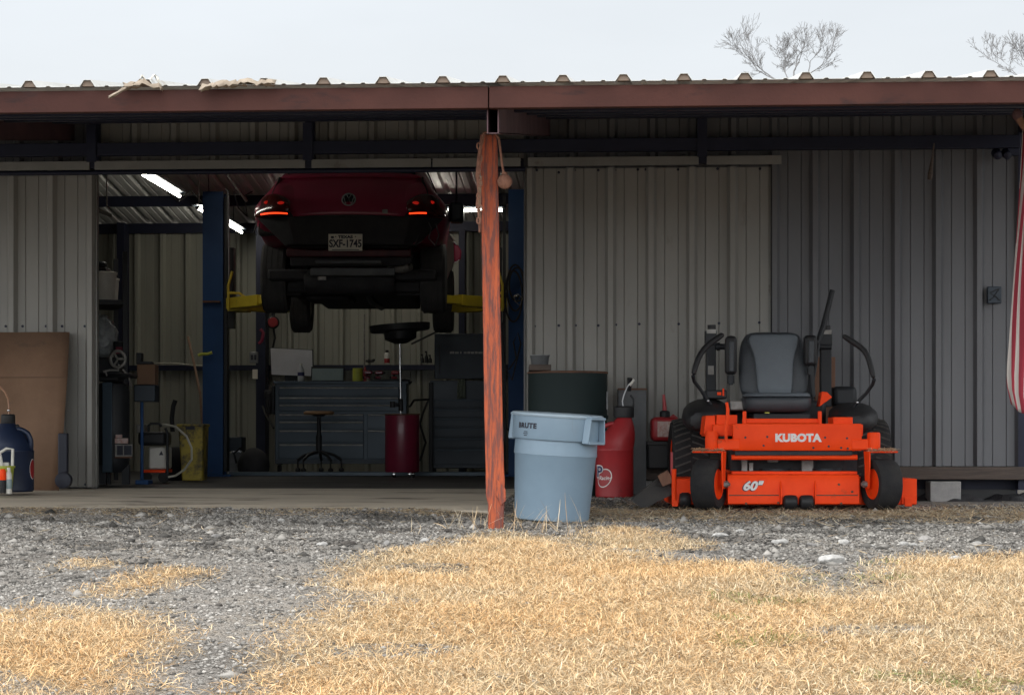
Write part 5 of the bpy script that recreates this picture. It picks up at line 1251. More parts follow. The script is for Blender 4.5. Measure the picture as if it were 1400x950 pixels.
for s_ in (-1, 1):     # suspension seen from below
    mb = MB(); mb.tube([(s_ * .30, .95, .30), (s_ * .46, .90, .22), (s_ * .62, .86, .26)], [.03, .028, .03], 8); mb.build('suspension_arm', M['dull_galv'], car)
    mb = MB(); mb.tube([(s_ * (.50) + .055 * math.cos(t), .70 + .055 * math.sin(t), .22 + .016 * t) for t in np.linspace(0, 8 * math.pi, 60)], .009, 6); mb.build('coil_spring', M['dull_galv'], car)
mb = MB(); mb.tube([(.30, .36, .36), (.10, 1.1, .20), (.08, 2.0, .18), (.10, 3.3, .20)], .032, 10); mb.build('exhaust_pipe', M['dull_galv'], car)
mb = MB(); mb.mm((-.50, 1.05, .14), (-.06, 1.75, .20)); mb.build('fuel_tank', M['car_black'], car, bevel=.04)
# number plate
np_ = part_empty('number_plate', car); yp = -.036
mb = MB(); mb.boxp(F, 449, 320, 495.5, 343, yp, yp + .004); mb.build('plate', M['plate'], np_, bevel=.0015)
mb = text_mb('SXF-1745', .094, .0030, .0004, sx=.80); mb.move((F.p(472.3, 0, yp).x, yp - .0008, F.z(333.5, yp))); mb.build('plate_number', M['ink'], np_, smooth=0, weld=False)
mb = text_mb('TEXAS', .036, .0022, .0004, sx=1.25); mb.move((F.p(472.3, 0, yp).x, yp - .0008, F.z(324.2, yp))); mb.build('state_name', M['ink'], np_, smooth=0, weld=False)
mb = MB(); mb.boxp(F, 454, 341, 491, 342, yp - .001, yp)
for px in (459, 486): c = F.p(px, 323.6, yp); mb.cyl((c.x, yp - .001, c.z), (c.x, yp, c.z), .006, n=8)
mb.boxp(F, 452.5, 323, 456.5, 326, yp - .001, yp); mb.build('plate_marks', M['ink'], np_)
# wheels
for x, y, dz, rw in ((-.752, .84, 0, .25), (.742, .84, 0, .25), (-.755, 3.40, -.06, .225), (.755, 3.40, -.06, .225)):
    wheel(car, 'wheel', (x, y, .335 + dz), 0, .335, rw, 'dull_steel', tread='ribs', tyre_m='car_tyre')
# mirror and the front wing beyond it
mr_ = part_empty('side_mirror', car); mb = MB(); d = 1.85
a = [F.p(x, y, d) for x, y in ((620, 331), (626, 335), (631, 343), (630, 354), (621, 360))]; mb.prism([(v.x, v.z) for v in a], 'y', d, d + .12); mb.build('mirror_shell', M['car_red'], mr_, bevel=.015)
mb = MB(); mb.tube([F.p(619.5, 330, d - .01), F.p(625, 335, d - .01)], .008, 6); mb.tube([F.p(620, 360, d - .01), F.p(628, 356, d - .01)], .008, 6); mb.build('mirror_glint', M['chrome'], mr_)  # bright strips added where the mirror edges catch highlights
# side window on the flank facing the door
mb = MB(); mb.sheet([[(.755, 1.0, 1.18), (.765, 1.8, 1.17), (.76, 2.5, 1.16)], [(.63, 1.15, 1.46), (.62, 1.8, 1.53), (.60, 2.35, 1.50)]]); mb.build('side_window', M['glass_dark'], car, solid=.01)

# ---------------------------------------------------------------- two post lift
F = Frame(500, 657, 22.3)
lf = thing('car_lift', 'blue two post car lift with yellow arms holding up the red car', 'car lift', (F.loc.x, F.loc.y, 0), A)
F.zb = 0.0; F.loc.z = 0
for s_, x0, x1, yt in ((-1, 277, 309, 262), (1, 691, 724, 259)):
    cm = part_empty('column', lf); a, b = F.p(x0, 0, 0).x, F.p(x1, 0, 0).x; z1 = F.z(yt)
    mb = MB()
    if s_ < 0: prof = [(a, 0), (b - .03, 0), (b - .03, .03), (a + .01, .01), (a + .01, .27), (b - .03, .25), (b - .03, .28), (a, .28)]
    else: prof = [(b, 0), (a + .03, 0), (a + .03, .03), (b - .01, .01), (b - .01, .27), (a + .03, .25), (a + .03, .28), (b, .28)]
    mb.loft([[(x, y, z) for x, y in prof] for z in (.02, z1)]); mb.build('channel', M['lift_blue'], cm, smooth=0)
    xc = (a + b) / 2; mb = MB(); mb.mm((a - .06, -.09, .0), (b + .06, .37, .02)); mb.build('base_plate', M['lift_blue'], cm, bevel=.003)
    mb = MB(); zz = F.z(592, -.02)
    mb.prism([(a - .005, .021), (b - .03, .021), (b - .03, zz), (a - .005, zz - .06)] if s_ < 0 else [(a + .03, .021), (b, .021), (b, zz - .06), (a + .03, zz)], 'y', -.012, -.002); mb.build('gusset', M['lift_blue'], cm, bevel=.002)
    xi = b if s_ < 0 else a
    mb = MB(); mb.mm((xi - .028, .035, .05), (xi + .004, .245, z1 - .05)); mb.build('inner_track', M['frame_black'], cm)
    mb = MB(); mb.cyl((a - .03, -.03, .03), (a - .03, -.03, .36), .014, n=10); mb.cyl((a - .10, -.03, .03), (a - .10, -.03, .28), .012, n=10); mb.build('anchor_stud', M['galv'], cm)
    # carriage and arms
    cg = part_empty('carriage', lf); zc0 = F.z(428); zc1 = F.z(385)
    mb = MB(); mb.mm((xi - s_ * .02 - .015, .06, zc0 - .15), (xi - s_ * .02 + .05 * -s_, .22, zc1 + .35)); mb.build('slide_block', M['frame_black'], cg)
    mb = MB(); xo = xi - s_ * .34
    for dy in (-1, 1):
        p0 = Vector((xi - s_ * .03, .14 + dy * .05, zc0 + .10)); p1 = Vector((xi - s_ * (.66 if s_ < 0 else .74), .14 + dy * .95, zc0 + .10))
        mb = MB(); d = (p1 - p0).normalized(); n_ = Vector((-d.y, d.x, 0)) * .06
        q0, q1 = p0, p0.lerp(p1, .62)
        mb.loft([[c + n_ + Vector((0, 0, .055)), c - n_ + Vector((0, 0, .055)), c - n_ - Vector((0, 0, .055)), c + n_ - Vector((0, 0, .055))] for c in (q0, q1)]); am = mb.build('swing_arm', M['lift_yellow'], cg, bevel=.005)
        mb = MB(); n2 = n_ * .75
        mb.loft([[c + n2 + Vector((0, 0, .04)), c - n2 + Vector((0, 0, .04)), c - n2 - Vector((0, 0, .04)), c + n2 - Vector((0, 0, .04))] for c in (q1 + d * .002, p1)]); mb.build('arm_extension', M['lift_yellow'], am, bevel=.004)
        mb = MB(); mb.cyl(p1 + Vector((0, 0, .04)), p1 + Vector((0, 0, .16)), .05, n=16); mb.build('lifting_pad', M['rubber'], am)
    mb = MB(); xg = xi - s_ * .02
    mb.mm((xg, -.02, zc0 + .02), (xg - s_ * .20, .30, zc0 + .04)); mb.tube([(xg, -.05, zc0 + .20), (xg - s_ * .12, -.05, zc0 + .20), (xg - s_ * .26, -.06, zc0 + .10)], .014, 8); mb.tube([(xg - s_ * .01, -.05, zc0 + .03), (xg - s_ * .01, -.05, zc0 + .28), (xg - s_ * .05, -.05, zc0 + .42)], .014, 8); mb.build('arm_restraint', M['lift_yellow'], cg)
mb = MB(); mb.mm((F.x(312), .06, .004), (F.x(688), .24, .045)); mb.build('floor_plate', M['slate'], lf, bevel=.004)
mb = MB(); mb.boxp(F, 277, 411, 300, 413.5, -.06, -.003); mb.build('bracket', M['rust'], lf)
mb = MB(); mb.tube([F.p(271, 486, -.05), F.p(275, 484, -.05), F.p(284, 484, -.05), F.p(290, 482, -.05)], .016, 8); mb.build('release_handle', M['yellow_green'], lf)
mb = MB(); mb.tube([F.p(308, 258, -.03), F.p(312, 262, -.03), F.p(312.5, 290, -.03), F.p(313, 400, -.03)], .010, 8); mb.build('hydraulic_pipe', M['galv'], lf)
# cable loops and hook on the far column
F2 = Frame(700, 500, 22.1)
hl = thing('hanging_cable', 'coil of black cable with a bright clip hanging on the lift column', 'cable', F2.loc, A)
mb = MB(); Q = lambda x, y, d=-.03: F2.p(x, y, d)
for k_, (x0, x1, y0, y1) in enumerate(((693, 716, 362, 425), (690, 714, 370, 440), (696, 718, 366, 412))):
    pts = [Q((x0 + x1) / 2 + (x1 - x0) / 2 * math.cos(t), (y0 + y1) / 2 + (y1 - y0) / 2 * math.sin(t), -.03 - .015 * k_) for t in np.linspace(0, 2 * math.pi, 25)[:-1]]; mb.tube(pts, .010, 7, closed=True)
mb.build('coil', M['black_plastic'], hl)
mb = MB(); mb.tube([Q(692, 400), Q(690, 430), Q(686, 450), Q(690, 500), Q(700, 520), Q(712, 470), Q(708, 455), Q(702, 468), Q(706, 490), Q(696, 505)], .009, 7); mb.tube([Q(690, 560), Q(692, 585), Q(700, 592), Q(712, 596)], .011, 7); mb.tube([Q(702, 405), Q(706, 412), Q(710, 403)], .008, 6); mb.build('loose_cable', M['black_plastic'], hl)
mb = MB(); mb.tube([Q(703, 404, -.09), Q(704, 412, -.09), Q(711, 418, -.09), Q(714, 408, -.09), Q(708, 402, -.09)], .0065, 6, closed=True); mb.sph(Q(706, 405, -.09), .018); mb.build('clip', M['chrome'], hl)
# ---------------------------------------------------------------- lit tubes under the roof
def tube_lamp(label, p0, p1, fixture=True):
    c = (p0 + p1) / 2; t = thing('tube_light', label, 'light', c, 0, 'tube lights under the workshop roof')
    d = (p1 - p0).normalized(); mb = MB(); mb.cyl(p0 - c, p1 - c, .015, n=12); mb.build('tube', M['tube'], t)
    u = Vector((0, 0, .030)); s_ = d.cross(Vector((0, 0, 1))).normalized() * (.06 if fixture else .03)
    mb = MB(); mb.loft([[q + u - s_, q + u + s_, q + u * 1.8 + s_, q + u * 1.8 - s_] for q in (p0 - c - d * .04, p1 - c + d * .04)]); mb.build('housing', M['slate_dark'], t)
    for q in (p0, p1):
        sgn = -1 if q is p0 else 1
        mb = MB(); mb.cyl(q - c + d * sgn * .001, q - c + d * sgn * .028, .019, n=10); mb.build('end_cap', M['galv'], t)
    zc = zroof(c.y) - .01
    mb = MB(); mb.cyl((0, 0, .06), (0, 0, zc - c.z), .005, n=6); mb.build('hanger', M['dark_steel'], t)
    return t
def at_zd(px, py, zd):
    return Vector((0, 0, H - (py - UY) * zd / FPX)) + RGT * ((px - UX) * zd / FPX) + DIR * zd
tube_lamp('lit tube light nearest the open door in the long row', at_zd(193, 237, 19.73), at_zd(245, 268, 21.57))
tube_lamp('lit tube light half hidden by the blue lift column', at_zd(270, 284.5, 22.7), at_zd(300, 301, 23.95))
tube_lamp('lit tube light between the lift column and the car, farthest in the row', at_zd(308, 304, 24.19), at_zd(330, 317.5, 25.3))
tube_lamp('lit tube light running sideways behind the orange post', at_zd(635, 287.5, 21.0), at_zd(686.5, 287.5, 21.0), False)
tube_lamp('lit tube light whose end peeks out beside the red car roof', at_zd(478, 287.5, 24.2), at_zd(613, 287.5, 24.2), False)
F = Frame(624, 287, 20.5)
o = thing('air_filter_box', 'dark rounded box hanging before the sideways tube light', 'box', F.loc, A)
mb = MB(); mb.boxp(F, 614, 276, 634, 303, 0, .25); mb.build('casing', M['slate_dark'], o, bevel=.03)
mb = MB(); mb.cyl(F.p(624, 276, .1), (F.p(624, 276, .1).x, .1, zroof(F.loc.y) - F.zb - .02), .01, n=6); mb.build('hanger', M['dark_steel'], o)
# loose wires and a conduit under the roof
def cable(name, label, pts, r, m='black_plastic', cat='cable'):
    c = pts[0]; mb = MB(); P2 = []
    for i in range(len(pts) - 1):
        for t in (0, .33, .67): P2.append(pts[i].lerp(pts[i + 1], t) - c)
    P2.append(pts[-1] - c); mb.tube(P2, r, 6); o = mb.build(name, M[m]); o.location = c; tag(o, label, cat); return o
cable('roof_cable', 'black wire drooping from the first tube light to the lift column', [at_zd(228, 262, 20.6), at_zd(244, 276, 20.7), at_zd(255, 268, 21), at_zd(262, 262, 21.2), at_zd(275, 276, 21.5)], .007)
cable('roof_cable', 'black wire looping down behind the car roof beside the lift column', [at_zd(320, 262, 22), at_zd(326, 285, 22), at_zd(338, 296, 22.1), at_zd(334, 268, 22.2), at_zd(345, 262, 22.3)], .007)
cable('air_pipe', 'thin grey pipe running down inside the door edge', [at_zd(272, 240, 19.5), at_zd(272, 284, 19.5)], .006, 'dull_steel', 'pipe')
cable('brace_rod', 'steel brace slanting down from the roof by the lift column', [at_zd(312, 240, 21.5), at_zd(337, 275, 21.8)], .015, 'dull_steel', 'brace')
cable('air_pipe', 'upright thin pipe hanging left of the first tube light', [at_zd(146, 238, 19.0), at_zd(146, 284, 19.0)], .007, 'dull_steel', 'pipe')
F = Frame(140, 290, 19.6)
o = MB().loft([[F.p(132, 283), F.p(153, 293), F.p(153, 298), F.p(132, 290)], [F.p(132, 283, .1), F.p(153, 293, .1), F.p(153, 298, .1), F.p(132, 290, .1)]]).build('wall_bracket', M['dull_steel']); at_frame(o, F); tag(o, 'slanting grey bracket inside the door edge above the shelves', 'bracket')

# ---------------------------------------------------------------- shelves with buckets, seen past the door edge
F = Frame(150, 655, 19.6)
sh = thing('storage_shelf', 'black steel shelf unit standing just inside the open door', 'shelf', (F.loc.x, F.loc.y, 0), A + R(16)); zf = F.zb; F.zb = 0
mb = MB()
shx = [(-.30, -.05), (.13, -.05), (-.30, .75), (.13, .75)]
for x, y in shx:
    mb = MB(); mb.mm((x - .02, y - .02, 0), (x + .02, y + .02, 2.05)); mb.build('upright', M['frame_black'], sh)
zs1, zs2, zs3 = 1.62, 1.10, .55
for z in (zs1, zs2, zs3):
    mb = MB(); mb.mm((-.31, -.06, z - .045), (.145, .78, z)); mb.build('shelf', M['frame_black'], sh, bevel=.004)
def on_shelf(x, y): return sh.matrix_basis @ Vector((x, y, 0)) if False else (Matrix.Translation(sh.location) @ Matrix.Rotation(A + R(16), 4, 'Z')) @ Vector((x, y, 0))
def tub(name, label, x, y, z, r, h, m):
    c = on_shelf(x, y); t = thing(name, label, 'bucket', (c.x, c.y, z), A)
    mb = MB(); mb.lathe([(0, 0), (r * .86, 0), (r * .97, h * .93), (0, h * .93)], n=26); mb.build('pail', M[m], t)
    mb = MB(); mb.lathe([(0, h * .93), (r * 1.02, h * .93), (r * 1.03, h), (r * .9, h * 1.02), (0, h)], n=26); mb.build('lid', M[m], t)
    return t
tub('white_bucket', 'white lidded plastic bucket at the front of the top shelf', -.05, .10, zs1 + .001, .125, .25, 'white_plastic')
tub('white_bucket', 'dull white bucket behind the front one on the top shelf', .02, .45, zs1 + .001, .11, .22, 'white_plastic')
c = on_shelf(-.1, .1); o = MB().mm((-.10, -.08, 0), (.10, .08, .03)).mm((-.09, -.07, .031), (.02, .07, .07)).sph((.04, 0, .06), .05, (1, 1, .7)).build('dark_box', M['frame_black'], bevel=.006); o.location = (c.x, c.y, zs1 + .258); tag(o, 'dark bundle of parts lying on the lidded white bucket', 'parts')
c = on_shelf(-.07, .12); t = thing('plastic_bag', 'crumpled clear plastic bag bulging on the middle shelf', 'bag', (c.x, c.y, zs2 + .001), A)
r_ = random.Random(4); mb = MB(); mb.sph((0, 0, .19), .19, (.80, .8, 1.0), 22, 14); mb.v = [(x * (1 + r_.uniform(-.10, .10)), y * (1 + r_.uniform(-.1, .1)), max(0, z * (1 + r_.uniform(-.08, .08)))) for x, y, z in mb.v]; mb.build('bag', M['bag'], t, smooth=20)
c = on_shelf(.09, .0); t = thing('red_case', 'small dark red case standing on the shelf edge beside the bag', 'case', (c.x, c.y, zs2 + .001), A)
mb = MB(); mb.mm((-.05, -.03, 0), (.06, .06, .15)); mb.build('case', M['frame_black'], t, bevel=.01); mb = MB(); mb.mm((-.03, -.036, .04), (.045, -.031, .10)); mb.build('face', M['drain_red'], t)

# air compressor
F = Frame(153, 662, 18.1)
cp = thing('air_compressor', 'upright black air compressor with a tall tank and a belt pump on top', 'compressor', (F.loc.x, F.loc.y, F.zb), A); k = F.k
r = 24 * k; z1 = F.z(522)
mb = MB(); mb.lathe([(0, .10), (r * .6, .10), (r * .93, .15), (r, .20), (r, z1 - .08), (r * .85, z1 - .02), (r * .4, z1), (0, z1)], n=36); mb.build('tank', M['frame_black'], cp)
for a_ in (0, 2.1, 4.2):
    mb = MB(); mb.mm((r * .8 * math.cos(a_) - .03, r * .8 * math.sin(a_) - .03, 0), (r * .8 * math.cos(a_) + .03, r * .8 * math.sin(a_) + .03, .16)); mb.build('foot', M['frame_black'], cp)
mb = MB(); mb.mm((F.x(145), -r - .02, F.z(645)), (F.x(158), -r * .9, F.z(523))); mb.build('side_panel', M['slate'], cp, bevel=.004)
mb = MB(); mb.boxp(F, 132, 488, 163, 521, -.10, .16); mb.boxp(F, 128, 510, 179, 516, -.15, .2); mb.build('motor', M['frame_black'], cp, bevel=.02)
mb = MB()
c = F.p(161, 491, -.16)
for a_ in range(3): mb.cyl((c.x, -.16, c.z), (c.x + 9 * k * math.cos(a_ * 2.09), -.16, c.z + 9 * k * math.sin(a_ * 2.09)), .008, n=6)
mb.tube([(c.x + 10 * k * math.cos(t), -.16, c.z + 11 * k * math.sin(t)) for t in np.linspace(0, 2 * math.pi, 25)[:-1]], .013, 7, closed=True); mb.build('flywheel', M['dull_steel'], cp)
mb = MB(); mb.tube([F.p(141, 508, -.16), F.p(150, 506, -.16), F.p(162, 506, -.16), F.p(163, 498, -.16)], .009, 6); mb.tube([F.p(144, 508, -.16), F.p(146, 514, -.16)], .008, 6); mb.tube([F.p(168, 505, -.1), F.p(176, 515, -.1), F.p(180, 530, -.05)], .009, 6); mb.build('copper_line', M['dull_steel'], cp)
mb = MB(); mb.boxp(F, 157, 599, 175, 606, -r - .03, -r - .022); mb.boxp(F, 158, 594, 167, 598.5, -r - .03, -r - .022); mb.build('white_label', M['label_white'], cp)
mb = MB(); mb.boxp(F, 157, 607, 181, 624, -r - .034, -r - .02); mb.build('guard_frame', M['dull_steel'], cp, bevel=.003); mb = MB(); mb.boxp(F, 160, 609, 168, 622, -r - .038, -r - .035); mb.boxp(F, 169.5, 609, 180, 622, -r - .038, -r - .035); mb.build('guard_window', M['ink'], cp)
mb = MB(); mb.boxp(F, 157, 624, 181, 626, -r - .036, -r - .018); mb.build('guard_foot', M['rust'], cp)

# stand with boxes
F = Frame(195, 662, 18.4)
sd_ = thing('pedestal_stand', 'thin blue pole stand carrying a dark box beside the compressor', 'stand', F.loc, A)
mb = MB(); mb.cyl(F.p(194, 660, .0), F.p(194, 548, .0), .014, n=10); mb.build('pole', M['lift_blue'], sd_)
mb = MB(); mb.boxp(F, 185, 656, 203, 662, -.1, .12); mb.build('foot', M['lift_blue'], sd_, bevel=.004)
mb = MB(); mb.boxp(F, 183, 526, 212, 549, -.08, .14); mb.build('dark_box', M['slate_dark'], sd_, bevel=.008)
F2 = Frame(198, 525.5, 18.4)
o = MB().boxp(F2, 187, 498, 212, 525.5, -.06, .12).build('cardboard_box', M['card'], bevel=.004); at_frame(o, F2); tag(o, 'small brown box sitting on top of the pedestal stand', 'box')
F2 = Frame(190, 498, 18.4)
o = MB().boxp(F2, 186, 482, 193, 498, -.04, .08).boxp(F2, 187, 494, 207, 498, -.05, .085).build('dark_tool', M['frame_black'], bevel=.006); at_frame(o, F2); tag(o, 'dark tool lying on the small brown box', 'tool')

# pressure washer with hose
F = Frame(208, 659, 18.9)
pw = thing('pressure_washer', 'portable pressure washer with a pale front panel and orange base', 'pressure washer', F.loc, A)
mb = MB(); mb.boxp(F, 203, 611, 227, 641, -.02, .30); mb.build('front_panel', M['white_plastic'], pw, bevel=.015)
mb = MB(); mb.boxp(F, 188, 590, 226, 609, -.05, .32); mb.build('engine_top', M['frame_black'], pw, bevel=.03)
mb = MB(); mb.boxp(F, 186, 580, 198, 592, 0, .2); mb.build('fuel_cap', M['dull_steel'], pw, bevel=.01)
mb = MB(); mb.boxp(F, 196, 642, 226, 646, -.05, .34); mb.build('base_frame', M['orange'], pw, bevel=.004)
mb = MB(); mb.tube([F.p(203, 590, -.06), F.p(203, 582, -.06), F.p(206, 579, -.06), F.p(217, 579, -.06), F.p(221, 583, -.06)], .012, 8); mb.tube([F.p(226, 585, -.06), F.p(229, 592, -.06), F.p(229, 655, -.06)], .012, 8); mb.build('handle', M['frame_black'], pw)
for px in (200, 224):
    c = F.p(px, 652, -.03); mb = MB(); mb.lathe([(0, -.02), (.03, -.02), (.045, -.018), (.05, 0), (.045, .018), (.03, .02), (0, .02)], (c.x, -.03, c.z), n=20, axis='y'); mb.build('wheel', M['rubber'], pw)
mb = MB(); mb.prism([(F.x(218), F.z(622)), (F.x(221), F.z(616)), (F.x(224), F.z(622))], 'y', -.024, -.021); mb.build('warning_mark', M['ink'], pw)
cable('pale_hose', 'pale hose curling from the pressure washer round the yellow bin', [at_zd(222, 580, 18.8), at_zd(240, 583, 18.75), at_zd(255, 596, 18.7), at_zd(262, 612, 18.7), at_zd(262, 628, 18.7), at_zd(252, 642, 18.75), at_zd(240, 650, 18.8), at_zd(230, 652, 18.8)], .010, 'pale_hose', 'hose')
F = Frame(262, 657, 19.5)
yb = thing('yellow_bin', 'grimy yellow plastic bin with a hand slot standing by the lift column', 'bin', F.loc, A)
a, b = F.x(244), F.x(277); 
mb = MB(); mb.loft([[(a + .03, 0, 0), (b, 0, 0), (b, .3, 0), (a + .03, .3, 0)], [(a, -.03, F.z(581)), (b + .01, -.03, F.z(579)), (b + .01, .33, F.z(579)), (a, .33, F.z(581))]]); mb.build('tub', M['yellow_dirty'], yb, bevel=.012)
mb = MB(); mb.boxp(F, 254, 583, 266, 587, -.045, -.03); mb.build('hand_slot', M['ink'], yb, bevel=.003)
mb = MB(); mb.mm((a - .01, -.045, F.z(583)), (b + .02, .34, F.z(579.5))); mb.build('rim', M['yellow_dirty'], yb, bevel=.006)
F = Frame(240, 658, 20.1)
o = thing('black_bag', 'dark bulging sack slumped between the pressure washer and yellow bin', 'sack', F.loc, A)
mb = MB(); mb.sph((0, .1, .15), .18, (.95, .8, .95), 18, 12); mb.v = [(x, y, max(0, z)) for x, y, z in mb.v]; mb.build('sack', M['car_black'], o)
mb = MB(); mb.tube([F.p(236, 590, .1), F.p(235, 572, .1), F.p(237, 555, .1), F.p(240, 547, .1)], .022, 8); mb.build('neck', M['black_plastic'], o)
cable('leaning_stick', 'long brown stick leaning beside the blue lift column', [at_zd(257, 461, 24.6), at_zd(266, 500, 24.0), at_zd(274, 540, 23.2), at_zd(280, 655, 22.6)], .014, 'stick', 'stick')
cable('girt_edge_line', 'pale thin line added along the top edge of the back wall girt', [at_zd(207, 496.5, 25.05), at_zd(240, 497, 25.05), at_zd(272, 500, 25.05), at_zd(285, 500, 25.05)], .010, 'pale_hose', 'pipe')  # thin tube added to draw the girt's pale top edge

# ---------------------------------------------------------------- tool chests, bench things
def chest(F, x0, x1, ytop, ybot, drawers, name, label, depth_=.55, m='slate', col2=None):
    c = thing(name, label, 'tool chest', (F.loc.x, F.loc.y, 0), A); F.zb = 0
    mb = MB(); mb.boxp(F, x0, ytop, x1, ybot, .02, depth_); mb.build('cabinet', M[m], c, bevel=.006)
    for a, b, y0, y1 in drawers:
        mb = MB(); mb.boxp(F, a, y0, b, y1, -.002, .018); d = mb.build('drawer', M[m], c, bevel=.004)
        mb = MB(); mb.boxp(F, a + 1, y0 + .3, b - 1, y0 + 2.2, -.020, -.0025); mb.build('pull', M['dull_steel'] if m == 'slate' else M['slate'], d, bevel=.003)
    for px in (x0 + 6, x1 - 6):
        cc = F.p(px, 0, .06); mb = MB(); mb.lathe([(0, -.02), (.045, -.02), (.05, 0), (.045, .02), (0, .02)], (cc.x, .08, .05), n=18, axis='x'); mb.mm((cc.x - .03, .05, .10), (cc.x + .03, .12, F.z(ybot) + .002)); mb.build('caster', M['black_plastic'], c)
    return c
F = Frame(463, 646, 24.0)
dl = [(381, 545, 529, 541), (381, 545, 543, 551), (381, 545, 553, 562)]
dl += [(381, 497, 566, 574), (381, 497, 576, 586), (381, 497, 588, 605), (381, 497, 607, 627), (502, 552, 566, 586), (502, 552, 588, 627)]
c1 = chest(F, 376, 556, 524, 634, dl, 'tool_chest', 'wide slate blue tool chest with long drawers along the back wall', m='slate')
mb = MB(); mb.boxp(F, 374, 521, 558, 524.5, -.03, .58); mb.build('top_tray', M['slate'], c1, bevel=.003)
mb = MB(); mb.boxp(F, 371, 527, 375.5, 566, .05, .4); mb.build('side_handle', M['frame_black'], c1, bevel=.01)
mb = MB(); mb.boxp(F, 376, 628, 556, 634, -.01, .018); mb.build('plinth', M['slate_dark'], c1, bevel=.002)
F = Frame(630, 645, 23.7)
dl = [(594, 668, 546, 557), (594, 668, 559, 570), (594, 668, 572, 583), (594, 668, 585, 597), (594, 668, 599, 612), (594, 668, 614, 635)]
c2 = chest(F, 588, 692, 520, 640, dl, 'tool_chest', 'dark tool chest with a raised lid behind the orange post', m='slate_dark')
mb = MB(); mb.boxp(F, 586, 523, 592, 646, -.03, .05); mb.build('side_rail', M['frame_black'], c2, bevel=.006)
mb = MB(); mb.boxp(F, 594, 456, 690, 518, .42, .46); ld = mb.build('raised_lid', M['slate_dark'], c2, bevel=.008)
mb = MB(); mb.boxp(F, 600, 472, 601.5, 512, .405, .418); mb.build('lid_stay', M['frame_black'], c2)
mb = MB()
for i, (a, b) in enumerate(((615, 621), (622, 627), (629, 631), (634, 638), (638.8, 643), (643.8, 648), (649, 653), (654, 660))): mb.boxp(F, a, 480.5 + .3 * (i % 2), b, 483.5, .417, .4195)
mb.build('nameplate', M['dull_steel'], c2)
F2 = Frame(631, 545, 23.66)
mb = MB(); rows = [[F2.p(626 + q * 1.6 + (1 - t) * 0 - t * .4 * (3 - q), 518 + t * 27, -.01 - .012 * math.sin(q * 2 + t * 4)) for q in range(7)] for t in np.linspace(0, 1, 9)]
mb.sheet(rows); o = mb.build('rag', M['cloth'], smooth=60, solid=.006); at_frame(o, F2); tag(o, 'grey green rag draped over the drawers of the dark tool chest', 'rag')
# on the wide chest
zt1 = (Frame(463, 646, 24.0).z(521, -.03) + Frame(463, 646, 24.0).zb)
def onchest(px, dy=.2): return Frame(px, 521, 24.0 + dy, z=zt1 + .002)
F2 = onchest(398, .40)
wbd = thing('whiteboard', 'tilted white panel in a dark frame above the tool chest', 'whiteboard', F2.loc, A)
kk = [F2.p(368.5, 475, 0), F2.p(428, 478, 0), F2.p(429, 515, 0), F2.p(370, 513, 0)]
mb = MB(); mb.loft([[v for v in kk], [v + Vector((0, .03, 0)) for v in kk]]); mb.build('frame', M['frame_black'], wbd, bevel=.003)
ctr = sum(kk, Vector()) / 4; kk2 = [ctr + (v - ctr) * .955 + Vector((0, -.004, 0)) for v in kk]
mb = MB(); mb.loft([[v for v in kk2], [v + Vector((0, .003, 0)) for v in kk2]]); mb.build('panel', M['screen_white'], wbd)
mb = MB(); mb.mm((ctr.x - .08, .03, 0), (ctr.x + .08, .07, ctr.z)); mb.mm((ctr.x - .03, .0, .0), (ctr.x + .03, .10, .02)); mb.build('stand', M['frame_black'], wbd)
F2 = onchest(447, .12)
tb = thing('laptop_screen', 'grey green flat screen standing on the tool chest beside the bottle', 'screen', F2.loc, A)
mb = MB(); mb.loft([[(F2.x(425), 0, 0), (F2.x(470), 0, 0), (F2.x(470), .02, 0), (F2.x(425), .02, 0)], [(F2.x(425), .05, F2.z(501)), (F2.x(470.5), .05, F2.z(501)), (F2.x(470.5), .07, F2.z(501)), (F2.x(425), .07, F2.z(501))]]); mb.build('bezel', M['frame_black'], tb, bevel=.003)
mb = MB(); mb.loft([[(F2.x(426.5), -.001, .012), (F2.x(468.7), -.001, .012), (F2.x(468.7), .002, .012), (F2.x(426.5), .002, .012)], [(F2.x(426.5), .046, F2.z(502.7)), (F2.x(468.9), .046, F2.z(502.7)), (F2.x(468.9), .05, F2.z(502.7)), (F2.x(426.5), .05, F2.z(502.7))]]); mb.build('display', M['screen_teal'], tb)
F2 = onchest(411.5, .03); k = F2.k
bt = thing('water_bottle', 'clear plastic drink bottle standing on the tool chest', 'bottle', F2.loc, A)
mb = MB(); mb.lathe([(0, 0), (4.4 * k, 0), (4.6 * k, .01), (4.6 * k, 13 * k), (4 * k, 16 * k), (1.7 * k, 21 * k), (1.6 * k, 22 * k), (0, 22 * k)], n=20); mb.build('bottle', M['clear'], bt)
mb = MB(); mb.lathe([(1.9 * k, 21.5 * k), (1.9 * k, 24 * k), (0, 24 * k)], n=14); mb.build('cap', M['white_plastic'], bt); mb = MB(); mb.lathe([(4.7 * k, 7 * k), (4.75 * k, 7 * k), (4.75 * k, 12 * k), (4.7 * k, 12 * k)], n=20, closed=True); mb.build('label_band', M['navy_ink'], bt)
F2 = onchest(489, .15); k = F2.k
o = MB().lathe([(3 * k, 0), (7 * k, 0), (7 * k, 18 * k), (3 * k, 18 * k)], n=26, closed=True).build('tape_roll', M['yellow_green'], bevel=.002); at_frame(o, F2); tag(o, 'yellow green roll standing on the tool chest beside the red tools', 'roll')
r_ = random.Random(9)
tl_ = [('drill', 'red and black cordless drill lying nearest the yellow roll on the chest', 503), ('drill', 'red and black impact driver in the middle of the tool pile', 518), ('drill', 'red cordless grinder at the end of the tool pile by the drain pole', 540)]
